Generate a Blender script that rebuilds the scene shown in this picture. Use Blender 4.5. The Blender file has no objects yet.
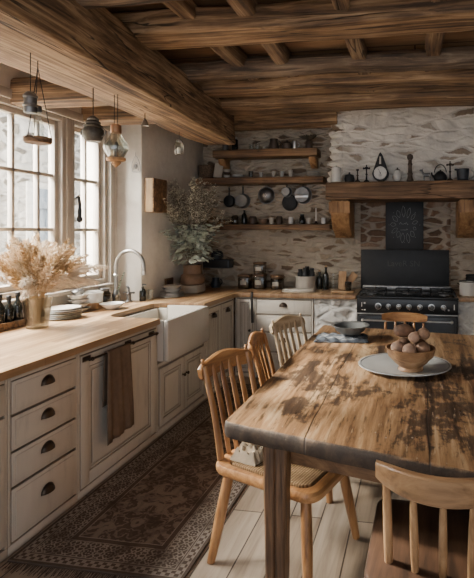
import bpy, bmesh, math, random
from mathutils import Vector, Matrix, noise

random.seed(7)
SC = bpy.context.scene
COL = SC.collection
PI = math.pi
R = math.radians
V = Vector

# ------------------------------------------------------------------ helpers
def link(o):
    COL.objects.link(o)
    return o

def props(o, label=None, cat=None, group=None, kind=None):
    if label: o['label'] = label
    if cat: o['category'] = cat
    if group: o['group'] = group
    if kind: o['kind'] = kind
    return o

def thing(name, label, cat, loc=(0, 0, 0), rotz=0.0, group=None):
    o = link(bpy.data.objects.new(name, None))
    o.empty_display_size = 0.05
    o.location = loc
    o.rotation_euler = (0, 0, rotz)
    return props(o, label, cat, group)

def obj(name, bm, m, parent=None, smooth=True, world=False, label=None, angle=40):
    """link a bmesh as one mesh object; world=True: verts are in room coordinates, root is moved, not turned"""
    if world and parent is not None:
        off = V((0, 0, 0)); p = parent
        while p is not None:
            off += p.location; p = p.parent
        bmesh.ops.translate(bm, verts=bm.verts, vec=-off)
    bmesh.ops.recalc_face_normals(bm, faces=bm.faces)
    if smooth:
        lim = math.radians(angle)
        for e in bm.edges:
            if len(e.link_faces) == 2:
                e.smooth = e.calc_face_angle(0) < lim
        for f in bm.faces: f.smooth = True
    me = bpy.data.meshes.new(name)
    bm.to_mesh(me); bm.free()
    if m is not None: me.materials.append(m)
    o = link(bpy.data.objects.new(name, me))
    if parent is not None: o.parent = parent
    if label: o['label'] = label
    return o

def single(name, bm, m, label, cat, loc=(0, 0, 0), group=None, smooth=True, rotz=0.0, kind=None):
    o = obj(name, bm, m, None, smooth)
    o.location = loc
    o.rotation_euler = (0, 0, rotz)
    return props(o, label, cat, group, kind)

def struct(name, bm, m, parent=None, smooth=False, label=None):
    o = obj(name, bm, m, parent, smooth)
    if parent is None: o['kind'] = 'structure'
    if label: o['label'] = label
    return o

def copy_tree(o, parent=None):
    c = o.copy()
    link(c)
    if parent is not None: c.parent = parent
    for ch in list(o.children):
        copy_tree(ch, c)
    return c

B = bmesh.new

def box(bm, x0, x1, y0, y1, z0, z1, bev=0.0, M=None, seg=2):
    m = Matrix.Translation(((x0 + x1) / 2, (y0 + y1) / 2, (z0 + z1) / 2)) @ Matrix.Diagonal((abs(x1 - x0), abs(y1 - y0), abs(z1 - z0), 1))
    if M is not None and bev <= 0: m = M @ m
    r = bmesh.ops.create_cube(bm, size=1.0, matrix=m)
    vs = r['verts']
    if bev > 0:
        es = list({e for v in vs for e in v.link_edges})
        rr = bmesh.ops.bevel(bm, geom=es, offset=min(bev, 0.45 * min(abs(x1 - x0), abs(y1 - y0), abs(z1 - z0))), segments=seg, profile=0.5, affect='EDGES')
        if M is not None:
            vv = list({v for f in rr['faces'] for v in f.verts})
            # all verts of the bevelled box are touched by bevel faces
            bmesh.ops.transform(bm, matrix=M, verts=vv)
    return bm

def lathe(bm, prof, seg=24, M=None, cap=True, sx=1.0, sy=1.0):
    """prof: list of (r, z)"""
    rings = []
    M = M or Matrix.Identity(4)
    for (r, z) in prof:
        if r < 1e-5:
            rings.append([bm.verts.new(M @ V((0, 0, z)))])
        else:
            rings.append([bm.verts.new(M @ V((r * sx * math.cos(2 * PI * i / seg), r * sy * math.sin(2 * PI * i / seg), z))) for i in range(seg)])
    for a, b in zip(rings, rings[1:]):
        for i in range(seg):
            j = (i + 1) % seg
            if len(a) == 1 and len(b) == 1: continue
            if len(a) == 1: bm.faces.new((a[0], b[i], b[j]))
            elif len(b) == 1: bm.faces.new((a[i], a[j], b[0]))
            else: bm.faces.new((a[i], a[j], b[j], b[i]))
    if cap:
        for rg in (rings[0], rings[-1]):
            if len(rg) > 2: bm.faces.new(rg)
    return bm

def tube(bm, pts, r, seg=10, cap=True, flat=None):
    """sweep a circle (radius r or list) along pts; flat=(a,b) scales the two cross axes"""
    pts = [V(p) for p in pts]
    n = len(pts)
    rad = r if isinstance(r, (list, tuple)) else [r] * n
    t0 = (pts[1] - pts[0]).normalized()
    up = V((0, 0, 1)) if abs(t0.z) < 0.9 else V((0, 1, 0))
    u = t0.cross(up).normalized()
    rings = []
    for i in range(n):
        if i == 0: t = pts[1] - pts[0]
        elif i == n - 1: t = pts[-1] - pts[-2]
        else: t = pts[i + 1] - pts[i - 1]
        t.normalize()
        u = (u - t * u.dot(t)).normalized()
        w = t.cross(u)
        fa, fb = flat if flat else (1, 1)
        rings.append([bm.verts.new(pts[i] + (u * math.cos(2 * PI * k / seg) * fa + w * math.sin(2 * PI * k / seg) * fb) * rad[i]) for k in range(seg)])
    for a, b in zip(rings, rings[1:]):
        for k in range(seg):
            j = (k + 1) % seg
            bm.faces.new((a[k], a[j], b[j], b[k]))
    if cap:
        bm.faces.new(rings[0]); bm.faces.new(rings[-1])
    return bm

def prism(bm, poly, z0, z1, bev=0.0, M=None):
    """poly: (x, y) list extruded z0..z1"""
    M = M or Matrix.Identity(4)
    lo = [bm.verts.new(M @ V((x, y, z0))) for x, y in poly]
    hi = [bm.verts.new(M @ V((x, y, z1))) for x, y in poly]
    n = len(poly)
    fs = [bm.faces.new(lo), bm.faces.new(hi)]
    for i in range(n):
        j = (i + 1) % n
        fs.append(bm.faces.new((lo[i], lo[j], hi[j], hi[i])))
    if bev > 0:
        es = list({e for f in fs[:2] for e in f.edges})
        bmesh.ops.recalc_face_normals(bm, faces=fs)
        bmesh.ops.bevel(bm, geom=es, offset=bev, segments=2, profile=0.5, affect='EDGES')
    return bm

def ball(bm, c, r, sub=2, scale=(1, 1, 1), M=None):
    m = Matrix.Translation(c) @ Matrix.Diagonal((*scale, 1))
    if M is not None: m = M @ m
    bmesh.ops.create_icosphere(bm, subdivisions=sub, radius=r, matrix=m)
    return bm

def rough(bm, amp, sc=3.0, seed=0.0, verts=None):
    for v in (verts or bm.verts):
        p = v.co * sc + V((seed, seed * 1.7, seed * 0.3))
        v.co += V((noise.noise(p), noise.noise(p + V((31, 0, 0))), noise.noise(p + V((0, 57, 0))))) * amp
    return bm

def bez(p0, p1, p2, n=10):
    p0, p1, p2 = V(p0), V(p1), V(p2)
    return [p0 * (1 - t) ** 2 + p1 * 2 * t * (1 - t) + p2 * t * t for t in [i / n for i in range(n + 1)]]

def spline(pts, n=6):
    pts = [V(p) for p in pts]
    P = [pts[0] * 2 - pts[1]] + pts + [pts[-1] * 2 - pts[-2]]
    out = []
    for i in range(1, len(P) - 2):
        a, b, c, d = P[i - 1], P[i], P[i + 1], P[i + 2]
        for k in range(n):
            t = k / n
            out.append(0.5 * ((2 * b) + (c - a) * t + (2 * a - 5 * b + 4 * c - d) * t * t + (3 * b - a - 3 * c + d) * t ** 3))
    out.append(pts[-1])
    return out

def MX(o, x, y, z):
    """matrix with columns x,y,z and origin o"""
    x, y, z, o = V(x), V(y), V(z), V(o)
    return Matrix(((x.x, y.x, z.x, o.x), (x.y, y.y, z.y, o.y), (x.z, y.z, z.z, o.z), (0, 0, 0, 1)))

# ------------------------------------------------------------------ materials
class NT:
    def __init__(s, name, rough=0.6, metal=0.0, spec=None):
        s.m = bpy.data.materials.new(name); s.m.use_nodes = True
        s.t = s.m.node_tree; s.b = s.t.nodes['Principled BSDF']
        s.b.inputs['Roughness'].default_value = rough
        s.b.inputs['Metallic'].default_value = metal
        if spec is not None: s.b.inputs['Specular IOR Level'].default_value = spec
        s._c = None
    def n(s, typ, **kw):
        nd = s.t.nodes.new(typ)
        for k, v in kw.items():
            setattr(nd, k, v)
        return nd
    def set(s, nd, **kw):
        for k, v in kw.items():
            s.put(nd.inputs[k.replace('_', ' ')], v)
        return nd
    def put(s, sock, v):
        if isinstance(v, bpy.types.NodeSocket): s.t.links.new(v, sock)
        else:
            if sock.type == 'RGBA' and hasattr(v, '__len__') and len(v) == 3: v = (*v, 1)
            sock.default_value = v
    def coord(s, kind='Object'):
        if s._c is None: s._c = s.n('ShaderNodeTexCoord')
        return s._c.outputs[kind]
    def mapping(s, vec, scale=(1, 1, 1), rot=(0, 0, 0), loc=(0, 0, 0)):
        nd = s.n('ShaderNodeMapping')
        s.put(nd.inputs['Vector'], vec)
        nd.inputs['Scale'].default_value = scale; nd.inputs['Rotation'].default_value = rot; nd.inputs['Location'].default_value = loc
        return nd.outputs[0]
    def noise(s, vec, scale=5, detail=5, rough=0.55, dist=0.0, out='Fac'):
        nd = s.n('ShaderNodeTexNoise')
        s.put(nd.inputs['Vector'], vec); nd.inputs['Scale'].default_value = scale
        nd.inputs['Detail'].default_value = detail; nd.inputs['Roughness'].default_value = rough; nd.inputs['Distortion'].default_value = dist
        return nd.outputs[out]
    def voro(s, vec, scale=5, feature='F1', out='Distance', rnd=1.0, metric='EUCLIDEAN'):
        nd = s.n('ShaderNodeTexVoronoi', feature=feature)
        if feature != 'DISTANCE_TO_EDGE': nd.distance = metric
        s.put(nd.inputs['Vector'], vec); nd.inputs['Scale'].default_value = scale; nd.inputs['Randomness'].default_value = rnd
        return nd.outputs[out]
    def ramp(s, fac, stops, interp='LINEAR'):
        nd = s.n('ShaderNodeValToRGB'); cr = nd.color_ramp; cr.interpolation = interp
        while len(cr.elements) < len(stops): cr.elements.new(0.5)
        for e, (p, c) in zip(cr.elements, stops):
            e.position = p
            if not hasattr(c, '__len__'): c = (c, c, c)
            e.color = (*c, 1)
        s.put(nd.inputs[0], fac)
        return nd.outputs[0]
    def mix(s, fac, a, b, mode='MIX'):
        nd = s.n('ShaderNodeMix', data_type='RGBA', blend_type=mode)
        s.put(nd.inputs[0], fac); s.put(nd.inputs[6], a); s.put(nd.inputs[7], b)
        return nd.outputs[2]
    def math(s, op, a, b=0.0, c=None, clamp=False):
        nd = s.n('ShaderNodeMath', operation=op); nd.use_clamp = clamp
        s.put(nd.inputs[0], a)
        if b is not None: s.put(nd.inputs[1], b)
        if c is not None: s.put(nd.inputs[2], c)
        return nd.outputs[0]
    def sep(s, vec):
        nd = s.n('ShaderNodeSeparateXYZ'); s.put(nd.inputs[0], vec); return nd.outputs
    def comb(s, x, y, z):
        nd = s.n('ShaderNodeCombineXYZ')
        for i, v in enumerate((x, y, z)): s.put(nd.inputs[i], v)
        return nd.outputs[0]
    def smooth(s, v, a, b):
        nd = s.n('ShaderNodeMapRange', interpolation_type='SMOOTHSTEP')
        s.put(nd.inputs[0], v); nd.inputs[1].default_value = a; nd.inputs[2].default_value = b
        return nd.outputs[0]
    def bump(s, h, strength=0.3, dist=0.01, normal=None):
        nd = s.n('ShaderNodeBump'); nd.inputs['Strength'].default_value = strength; nd.inputs['Distance'].default_value = dist
        s.put(nd.inputs['Height'], h)
        if normal is not None: s.put(nd.inputs['Normal'], normal)
        s.t.links.new(nd.outputs[0], s.b.inputs['Normal'])
        return nd.outputs[0]
    def col(s, c): s.put(s.b.inputs['Base Color'], c)
    def rgh(s, c): s.put(s.b.inputs['Roughness'], c)
    def rand(s): return s.n('ShaderNodeObjectInfo').outputs['Random']

_cache = {}
def memo(f):
    def g(*a, **k):
        key = (f.__name__, a, tuple(sorted(k.items())))
        if key not in _cache: _cache[key] = f(*a, **k)
        return _cache[key]
    return g

@memo
def wood(name, dark, mid, light, axis='X', scale=1.0, rough=0.6, bump=0.25, gl=9.0, knots=0.0, vary=0.25, crack=0.0):
    s = NT(name, rough)
    k = {'X': (0.7, gl, gl), 'Y': (gl, 0.7, gl), 'Z': (gl, gl, 0.7)}[axis]
    c = s.mapping(s.coord(), tuple(q * scale for q in k))
    rnd = s.rand()
    off = s.n('ShaderNodeVectorMath', operation='ADD')
    s.put(off.inputs[0], c); s.put(off.inputs[1], s.comb(s.math('MULTIPLY', rnd, 37.0), s.math('MULTIPLY', rnd, 11.0), s.math('MULTIPLY', rnd, 23.0)))
    c = off.outputs[0]
    g = s.noise(c, 1.3, 7, 0.62, 0.9)
    f = s.noise(c, 5.0, 4, 0.7, 0.2)
    big = s.noise(s.coord(), 2.2 * scale, 3, 0.5)
    v = s.math('ADD', s.math('MULTIPLY', g, 0.75), s.math('MULTIPLY', f, 0.25))
    v = s.math('ADD', v, s.math('MULTIPLY', s.math('SUBTRACT', big, 0.5), 0.35))
    cc = s.ramp(v, [(0.36, dark), (0.49, mid), (0.63, light)])
    if knots > 0:
        kn = s.smooth(s.voro(s.mapping(s.coord(), tuple(q * 0.35 for q in k)), 2.0), 0.0, 0.16)
        cc = s.mix(s.math('MULTIPLY', s.math('SUBTRACT', 1.0, kn), knots), cc, tuple(q * 0.25 for q in dark))
    if crack > 0:
        cn = s.noise(c, 0.55, 3, 0.5, 0.6)
        ck = s.math('SUBTRACT', 1.0, s.smooth(s.math('ABSOLUTE', s.math('SUBTRACT', cn, 0.5)), 0.003, 0.016))
        ck = s.math('MULTIPLY', ck, s.smooth(s.noise(s.coord(), 1.1, 2), 0.42, 0.55))
        cc = s.mix(s.math('MULTIPLY', ck, crack), cc, tuple(q * 0.2 for q in dark))
        fl = s.smooth(s.noise(c, 9.0, 3, 0.6), 0.60, 0.72)
        cc = s.mix(s.math('MULTIPLY', fl, crack * 0.5), cc, tuple(q * 0.6 for q in dark))
        v = s.math('SUBTRACT', v, s.math('MULTIPLY', ck, 0.8))
    br = s.math('ADD', s.math('MULTIPLY', rnd, vary), 1.0 - vary / 2)
    hs = s.n('ShaderNodeHueSaturation'); s.put(hs.inputs['Value'], br); s.put(hs.inputs['Color'], cc)
    s.col(hs.outputs[0])
    s.bump(v, bump, 0.01)
    return s.m

@memo
def plain(name, color, rough=0.5, metal=0.0, var=0.12, nscale=12.0, bump=0.0, spec=None):
    s = NT(name, rough, metal, spec)
    nz = s.noise(s.coord(), nscale, 4, 0.6)
    s.col(s.ramp(nz, [(0.3, tuple(c * (1 - var) for c in color)), (0.7, tuple(min(1, c * (1 + var)) for c in color))]))
    if bump: s.bump(nz, bump, 0.004)
    return s.m

@memo
def glass(name, tint=(0.9, 0.95, 0.93), gl=1.0, base=0.06):
    s = NT(name)
    s.t.nodes.remove(s.b)
    tr = s.n('ShaderNodeBsdfTransparent'); s.put(tr.inputs[0], tint)
    gs = s.n('ShaderNodeBsdfGlossy'); gs.inputs['Roughness'].default_value = 0.04; s.put(gs.inputs[0], (gl, gl, gl))
    lw = s.n('ShaderNodeLayerWeight'); lw.inputs[0].default_value = 0.35
    f = s.math('ADD', s.math('MULTIPLY', lw.outputs['Facing'], 0.55), base, clamp=True)
    mx = s.n('ShaderNodeMixShader'); s.put(mx.inputs[0], f)
    s.t.links.new(tr.outputs[0], mx.inputs[1]); s.t.links.new(gs.outputs[0], mx.inputs[2])
    s.t.links.new(mx.outputs[0], s.t.nodes['Material Output'].inputs[0])
    return s.m

def stone(name, white, browns, scale=(4.2, 4.2, 13.0), cover=0.5, seed=0.0, bump=0.7, thresh=0.06, dist=0.35, patch=0.5):
    """lime-washed rubble: flat stones in random patches, plaster between them"""
    s = NT(name, 0.9, spec=0.2)
    co = s.coord()
    nz = s.noise(co, 3.0, 4, 0.6, out='Color')
    vm = s.n('ShaderNodeVectorMath', operation='MULTIPLY_ADD')
    s.put(vm.inputs[0], nz); s.put(vm.inputs[1], (dist * 0.4, dist * 0.4, dist * 0.22)); s.put(vm.inputs[2], co)
    c = s.mapping(vm.outputs[0], scale, loc=(seed, seed, seed))
    e = s.voro(c, 1.0, 'DISTANCE_TO_EDGE')
    cellc = s.voro(c, 1.0, 'F1', 'Color')
    cr = s.sep(cellc)
    st = s.smooth(s.math('ADD', e, s.math('MULTIPLY', s.math('SUBTRACT', s.noise(co, 26, 3), 0.5), 0.12)), thresh, thresh + 0.10)
    area = s.noise(co, 1.7, 2, 0.5)
    pick = s.math('ADD', cr[0], s.math('MULTIPLY', s.math('SUBTRACT', area, 0.5), 2.4 * patch))
    show = s.smooth(pick, 1.0 - cover - 0.05, 1.0 - cover + 0.05)
    mask = s.math('MULTIPLY', st, show)
    fine = s.noise(co, 30, 5, 0.65)
    bc = s.ramp(cr[1], [(0.0, browns[0]), (0.35, browns[1]), (0.7, browns[2]), (1.0, browns[3])])
    bc = s.mix(0.5, bc, s.ramp(fine, [(0.3, (0.25, 0.25, 0.25)), (0.7, (1.0, 1.0, 1.0))]), 'MULTIPLY')
    w = s.ramp(s.noise(co, 5, 5, 0.6), [(0.3, tuple(q * 0.72 for q in white)), (0.65, white)])
    gap = s.math('SUBTRACT', 1.0, s.smooth(e, 0.0, 0.05))
    wc = s.mix(s.math('MULTIPLY', gap, 0.12), w, tuple(q * 0.45 for q in white))
    s.col(s.mix(s.math('MULTIPLY', mask, 0.92), wc, bc))
    h = s.math('ADD', s.math('MULTIPLY', s.smooth(e, 0.0, 0.25), 0.7), s.math('MULTIPLY', fine, 0.35))
    h = s.math('ADD', h, s.math('MULTIPLY', s.noise(co, 7, 4), 0.7))
    s.bump(h, bump, 0.03)
    return s.m

# palette
BEAM_D, BEAM_M, BEAM_L = (0.055, 0.032, 0.018), (0.22, 0.128, 0.064), (0.47, 0.31, 0.175)
M_beam_x = wood('old oak beam across', BEAM_D, BEAM_M, BEAM_L, 'X', 1.0, 0.75, 0.7, 17, 0.5, 0.25, 0.85)
M_beam_y = wood('old oak beam along', BEAM_D, BEAM_M, BEAM_L, 'Y', 1.0, 0.75, 0.7, 17, 0.6, 0.25, 0.85)
M_log = wood('grey weathered log', (0.05, 0.035, 0.025), (0.15, 0.10, 0.065), (0.34, 0.25, 0.17), 'X', 1.0, 0.8, 0.9, 17, 0.4, 0.25, 0.9)
M_joist = wood('weathered joist', (0.05, 0.032, 0.02), (0.17, 0.10, 0.055), (0.36, 0.25, 0.15), 'Y', 1.0, 0.8, 0.7, 15, 0.3, 0.25, 0.8)
M_shelf = wood('dark shelf oak', (0.05, 0.026, 0.013), (0.15, 0.08, 0.038), (0.30, 0.17, 0.08), 'X', 1.2, 0.65, 0.5, 14, 0.2, 0.25, 0.6)
M_mantel = wood('mantel oak', (0.06, 0.033, 0.018), (0.17, 0.095, 0.048), (0.31, 0.18, 0.095), 'X', 1.0, 0.7, 0.7, 15, 0.5, 0.25, 0.8)
M_corbel = wood('orange oak corbel', (0.16, 0.075, 0.03), (0.34, 0.18, 0.075), (0.50, 0.29, 0.13), 'Z', 1.5, 0.6, 0.4, 7)
M_chair = wood('honey pine', (0.16, 0.068, 0.024), (0.32, 0.15, 0.055), (0.45, 0.235, 0.095), 'Z', 1.4, 0.38, 0.15, 8, 0, 0.18)
M_chair_x = wood('honey pine across', (0.16, 0.068, 0.024), (0.32, 0.15, 0.055), (0.45, 0.235, 0.095), 'X', 1.4, 0.38, 0.15, 8, 0, 0.18)
M_pale = wood('pale ash', (0.26, 0.18, 0.105), (0.42, 0.31, 0.19), (0.55, 0.43, 0.285), 'Z', 1.4, 0.45, 0.15, 8)
M_pale_x = wood('pale ash across', (0.26, 0.18, 0.105), (0.42, 0.31, 0.19), (0.55, 0.43, 0.285), 'X', 1.4, 0.45, 0.15, 8)
M_oakc = wood('light oak chair', (0.15, 0.078, 0.034), (0.27, 0.15, 0.07), (0.36, 0.215, 0.108), 'Z', 1.4, 0.42, 0.15, 8)
M_oakc_x = wood('light oak chair across', (0.15, 0.078, 0.034), (0.27, 0.15, 0.07), (0.36, 0.215, 0.108), 'X', 1.4, 0.42, 0.15, 8)
M_darkseat = wood('dark walnut seat', (0.035, 0.018, 0.010), (0.085, 0.042, 0.022), (0.15, 0.08, 0.042), 'Y', 1.2, 0.5, 0.2, 8)
M_legwood = wood('dark table oak', (0.055, 0.026, 0.012), (0.17, 0.082, 0.035), (0.30, 0.155, 0.07), 'Z', 1.3, 0.5, 0.6, 13, 0.3, 0.25, 0.7)
M_legwood = wood('scorched table leg oak', (0.025, 0.013, 0.007), (0.085, 0.042, 0.02), (0.17, 0.09, 0.042), 'Z', 1.3, 0.5, 0.7, 13, 0.3, 0.25, 0.9)
M_apron = wood('dark table apron oak', (0.035, 0.018, 0.009), (0.12, 0.06, 0.028), (0.21, 0.115, 0.054), 'X', 1.3, 0.55, 0.4, 9)
M_board = wood('cutting board wood', (0.25, 0.13, 0.06), (0.40, 0.23, 0.11), (0.52, 0.33, 0.18), 'Z', 2, 0.6, 0.2, 8)
M_boxwood = wood('wall box pine', (0.24, 0.14, 0.06), (0.42, 0.27, 0.13), (0.55, 0.38, 0.20), 'Z', 2, 0.6, 0.2, 6)
M_bowlwood = wood('turned bowl wood', (0.20, 0.10, 0.045), (0.36, 0.20, 0.095), (0.48, 0.29, 0.15), 'X', 2.5, 0.5, 0.2, 5)
M_paint = None
def paint_mat(name, c, crease_shade=0.5):
    s = NT(name, 0.55, spec=0.35)
    co = s.coord()
    a = s.noise(s.mapping(co, (9, 9, 1.6)), 2.2, 6, 0.65)
    b = s.noise(co, 2.6, 3, 0.5)
    k = s.math('ADD', s.math('MULTIPLY', a, 0.6), s.math('MULTIPLY', b, 0.4))
    cc = s.ramp(k, [(0.30, tuple(q * 0.66 for q in c)), (0.46, tuple(q * 0.93 for q in c)), (0.7, c)])
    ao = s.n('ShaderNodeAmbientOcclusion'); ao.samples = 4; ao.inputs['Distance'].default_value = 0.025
    d = s.math('MULTIPLY', s.math('SUBTRACT', 1.0, s.math('POWER', ao.outputs['AO'], 1.4)), crease_shade, clamp=True)  # ambient occlusion shade mixed into the paint colour along creases
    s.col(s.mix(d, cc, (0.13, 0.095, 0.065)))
    s.bump(a, 0.12, 0.004)
    return s.m
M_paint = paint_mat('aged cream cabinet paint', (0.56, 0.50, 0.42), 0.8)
M_frame = plain('taupe window paint', (0.46, 0.40, 0.335), 0.55, 0, 0.1, 6)
M_bronze = plain('dark bronze', (0.06, 0.042, 0.03), 0.42, 0.75, 0.25, 20)
M_black = plain('black enamel', (0.012, 0.012, 0.013), 0.28, 0.0, 0.2, 8)
M_blackm = plain('matt black iron', (0.016, 0.015, 0.015), 0.6, 0.0, 0.3, 15, 0.2)
M_steel = plain('worn steel', (0.55, 0.54, 0.52), 0.28, 0.95, 0.15, 14)
M_dsteel = plain('dull dark steel', (0.20, 0.195, 0.19), 0.4, 0.85, 0.3, 10)
M_pewter = plain('grey pewter glaze', (0.16, 0.165, 0.16), 0.35, 0.25, 0.2, 10)
M_white = plain('white glaze', (0.68, 0.65, 0.60), 0.25, 0, 0.06, 8)
M_cream = plain('cream stoneware', (0.52, 0.47, 0.40), 0.4, 0, 0.12, 10)
M_greyplate = plain('speckled grey stoneware', (0.42, 0.40, 0.37), 0.4, 0, 0.2, 60)
M_plate = plain('grey-white platter glaze', (0.43, 0.43, 0.415), 0.3, 0, 0.06, 10)
M_brown = plain('dark brown stoneware', (0.07, 0.045, 0.03), 0.5, 0, 0.3, 12)
M_navy = plain('dark navy enamel', (0.022, 0.027, 0.036), 0.45, 0, 0.2, 10)
M_terra = plain('brown stoneware crock', (0.19, 0.115, 0.07), 0.6, 0, 0.25, 9, 0.2)
M_copper = plain('worn copper', (0.36, 0.19, 0.10), 0.4, 0.7, 0.2, 12)
M_glass = glass('clear glass', (0.93, 0.95, 0.93))
M_dglass = glass('smoky glass', (0.55, 0.52, 0.47), 0.8)
M_pane = glass('window glass', (0.96, 0.97, 0.97), 0.6, 0.02)
M_dbottle = plain('dark bottle glass', (0.014, 0.015, 0.013), 0.12, 0, 0.2, 8)
M_wire = plain('black wire', (0.02, 0.018, 0.016), 0.6, 0.3, 0.1)
M_wicker = plain('brown wicker', (0.12, 0.075, 0.045), 0.8, 0, 0.5, 60, 0.6)
M_paper = plain('aged paper', (0.42, 0.37, 0.30), 0.8, 0, 0.1)
M_sink = plain('white fireclay', (0.50, 0.46, 0.40), 0.22, 0, 0.04, 5)
M_chalk = plain('grey chalk line', (0.30, 0.30, 0.29), 0.9, 0, 0.2)
M_faint = plain('faint grey lettering', (0.075, 0.073, 0.07), 0.8, 0, 0.2)

def fabric(name, c, var=0.2, sc=160.0, stripe=None):
    s = NT(name, 0.95, spec=0.1)
    co = s.coord()
    w = s.n('ShaderNodeTexWave'); w.bands_direction = 'Z'; s.put(w.inputs['Vector'], co); w.inputs['Scale'].default_value = sc * 0.4
    nz = s.noise(co, 18, 4, 0.6)
    k = s.math('ADD', s.math('MULTIPLY', w.outputs['Fac'], 0.3), s.math('MULTIPLY', nz, 0.7))
    cc = s.ramp(k, [(0.25, tuple(q * (1 - var * 1.5) for q in c)), (0.75, tuple(q * (1 + var) for q in c))])
    if stripe:
        st = s.noise(s.mapping(co, (6, 45, 6), rot=(0, 0, 0.5)), 1.0, 2)
        cc = s.mix(s.smooth(st, 0.5, 0.6), cc, stripe)
    s.col(cc); s.bump(k, 0.4, 0.003)
    return s.m
M_towel = fabric('brown linen', (0.155, 0.11, 0.078))
M_linen = fabric('cream linen', (0.52, 0.42, 0.30))
M_cloth = fabric('blue grey linen', (0.075, 0.085, 0.10), 0.35, 160, (0.20, 0.205, 0.21))

def rush_mat():
    s = NT('woven rush', 0.85, spec=0.2)
    co = s.coord()
    x, y, z = s.sep(co)
    w = s.n('ShaderNodeTexWave'); w.bands_direction = 'Y'; s.put(w.inputs['Vector'], s.mapping(co, (1, 1, 1))); w.inputs['Scale'].default_value = 24; w.inputs['Distortion'].default_value = 1.2; w.inputs['Detail Scale'].default_value = 3
    nz = s.noise(s.mapping(co, (6, 30, 6)), 2, 4)
    k = s.math('ADD', s.math('MULTIPLY', w.outputs['Fac'], 0.5), s.math('MULTIPLY', nz, 0.5))
    s.col(s.ramp(k, [(0.2, (0.13, 0.075, 0.035)), (0.5, (0.27, 0.165, 0.08)), (0.8, (0.37, 0.24, 0.125))]))
    s.bump(k, 0.7, 0.006)
    return s.m
M_rush = rush_mat()

# ------------------------------------------------------------------ room shell
XW, XR, YB, YR, HC = -2.6, 2.3, 5.62, 4.27, 2.97    # left wall, window recess ... back wall, recess return, ceiling height
XG = -2.86                                           # wall plane in the window recess

def floor_mat():
    s = NT('wide grey oak floorboards', 0.42)
    co = s.coord()
    c = s.mapping(co, (1, 1, 1), rot=(0, 0, PI / 2))
    b = s.n('ShaderNodeTexBrick'); s.put(b.inputs['Vector'], c)
    b.offset = 0.37
    for k, v in (('Scale', 1.0), ('Mortar Size', 0.004), ('Mortar Smooth', 0.1), ('Bias', 0.0), ('Brick Width', 1.9), ('Row Height', 0.17)):
        b.inputs[k].default_value = v
    s.put(b.inputs['Color1'], (0.40, 0.33, 0.26)); s.put(b.inputs['Color2'], (0.26, 0.20, 0.145)); s.put(b.inputs['Mortar'], (0.06, 0.042, 0.03))
    g = s.noise(s.mapping(co, (14, 1.0, 1)), 1.6, 7, 0.62, 0.7)
    cc = s.mix(0.75, b.outputs['Color'], s.ramp(g, [(0.25, (0.42, 0.36, 0.30)), (0.55, (1.0, 0.97, 0.93)), (0.8, (1.25, 1.22, 1.18))]), 'MULTIPLY')
    s.col(cc)
    h = s.math('SUBTRACT', s.math('MULTIPLY', g, 0.3), s.math('MULTIPLY', b.outputs['Fac'], 1.0))
    s.bump(h, 0.35, 0.006)
    s.rgh(s.ramp(g, [(0.3, 0.6), (0.7, 0.4)]))
    return s.m

bm = B(); box(bm, -3.2, XR + 0.2, -1.8, YB + 0.3, -0.1, 0.0)
struct('floor', bm, floor_mat())

def plank_mat():
    s = NT('ceiling boards', 0.8)
    co = s.coord()
    b = s.n('ShaderNodeTexBrick'); s.put(b.inputs['Vector'], co); b.offset = 0.4
    for k, v in (('Scale', 1.0), ('Mortar Size', 0.005), ('Brick Width', 2.4), ('Row Height', 0.19)):
        b.inputs[k].default_value = v
    s.put(b.inputs['Color1'], (0.36, 0.215, 0.11)); s.put(b.inputs['Color2'], (0.25, 0.14, 0.07)); s.put(b.inputs['Mortar'], (0.03, 0.018, 0.01))
    g = s.noise(s.mapping(co, (1.2, 11, 1)), 1.7, 6, 0.6, 0.6)
    s.col(s.mix(0.8, b.outputs['Color'], s.ramp(g, [(0.25, (0.42, 0.38, 0.34)), (0.6, (1, 1, 1))]), 'MULTIPLY'))
    s.bump(g, 0.3, 0.006)
    return s.m
bm = B(); box(bm, -3.2, XR + 0.2, -1.8, YB + 0.3, HC, HC + 0.1)
struct('ceiling', bm, plank_mat())

def plaster_mat():
    s = NT('lime plaster', 0.9, spec=0.2)
    co = s.coord()
    n1 = s.noise(co, 1.6, 4, 0.55); n2 = s.noise(co, 9, 6, 0.65)
    s.col(s.ramp(s.math('ADD', s.math('MULTIPLY', n1, 0.6), s.math('MULTIPLY', n2, 0.4)), [(0.3, (0.58, 0.53, 0.455)), (0.6, (0.75, 0.70, 0.625))]))
    s.bump(s.math('ADD', n2, n1), 0.35, 0.012)
    return s.m
M_plaster = plaster_mat()
WY0, WY1, WZ0, WZ1 = 1.55, 4.15, 1.10, 2.54           # window opening
bm = B()
box(bm, XG - 0.3, XG, -1.8, YR, 0, WZ0)
box(bm, XG - 0.3, XG, -1.8, YR, WZ1, HC)
box(bm, XG - 0.3, XG, -1.8, WY0, WZ0, WZ1)
box(bm, XG - 0.3, XG, WY1, YR, WZ0, WZ1)
box(bm, XG - 0.3, XW, YR, YB + 0.25, 0, HC, 0.03)
struct('wall_left', bm, M_plaster, smooth=True)
bm = B(); box(bm, XR, XR + 0.2, -1.8, YB + 0.25, 0, HC)
struct('wall_right', bm, M_plaster)

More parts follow.
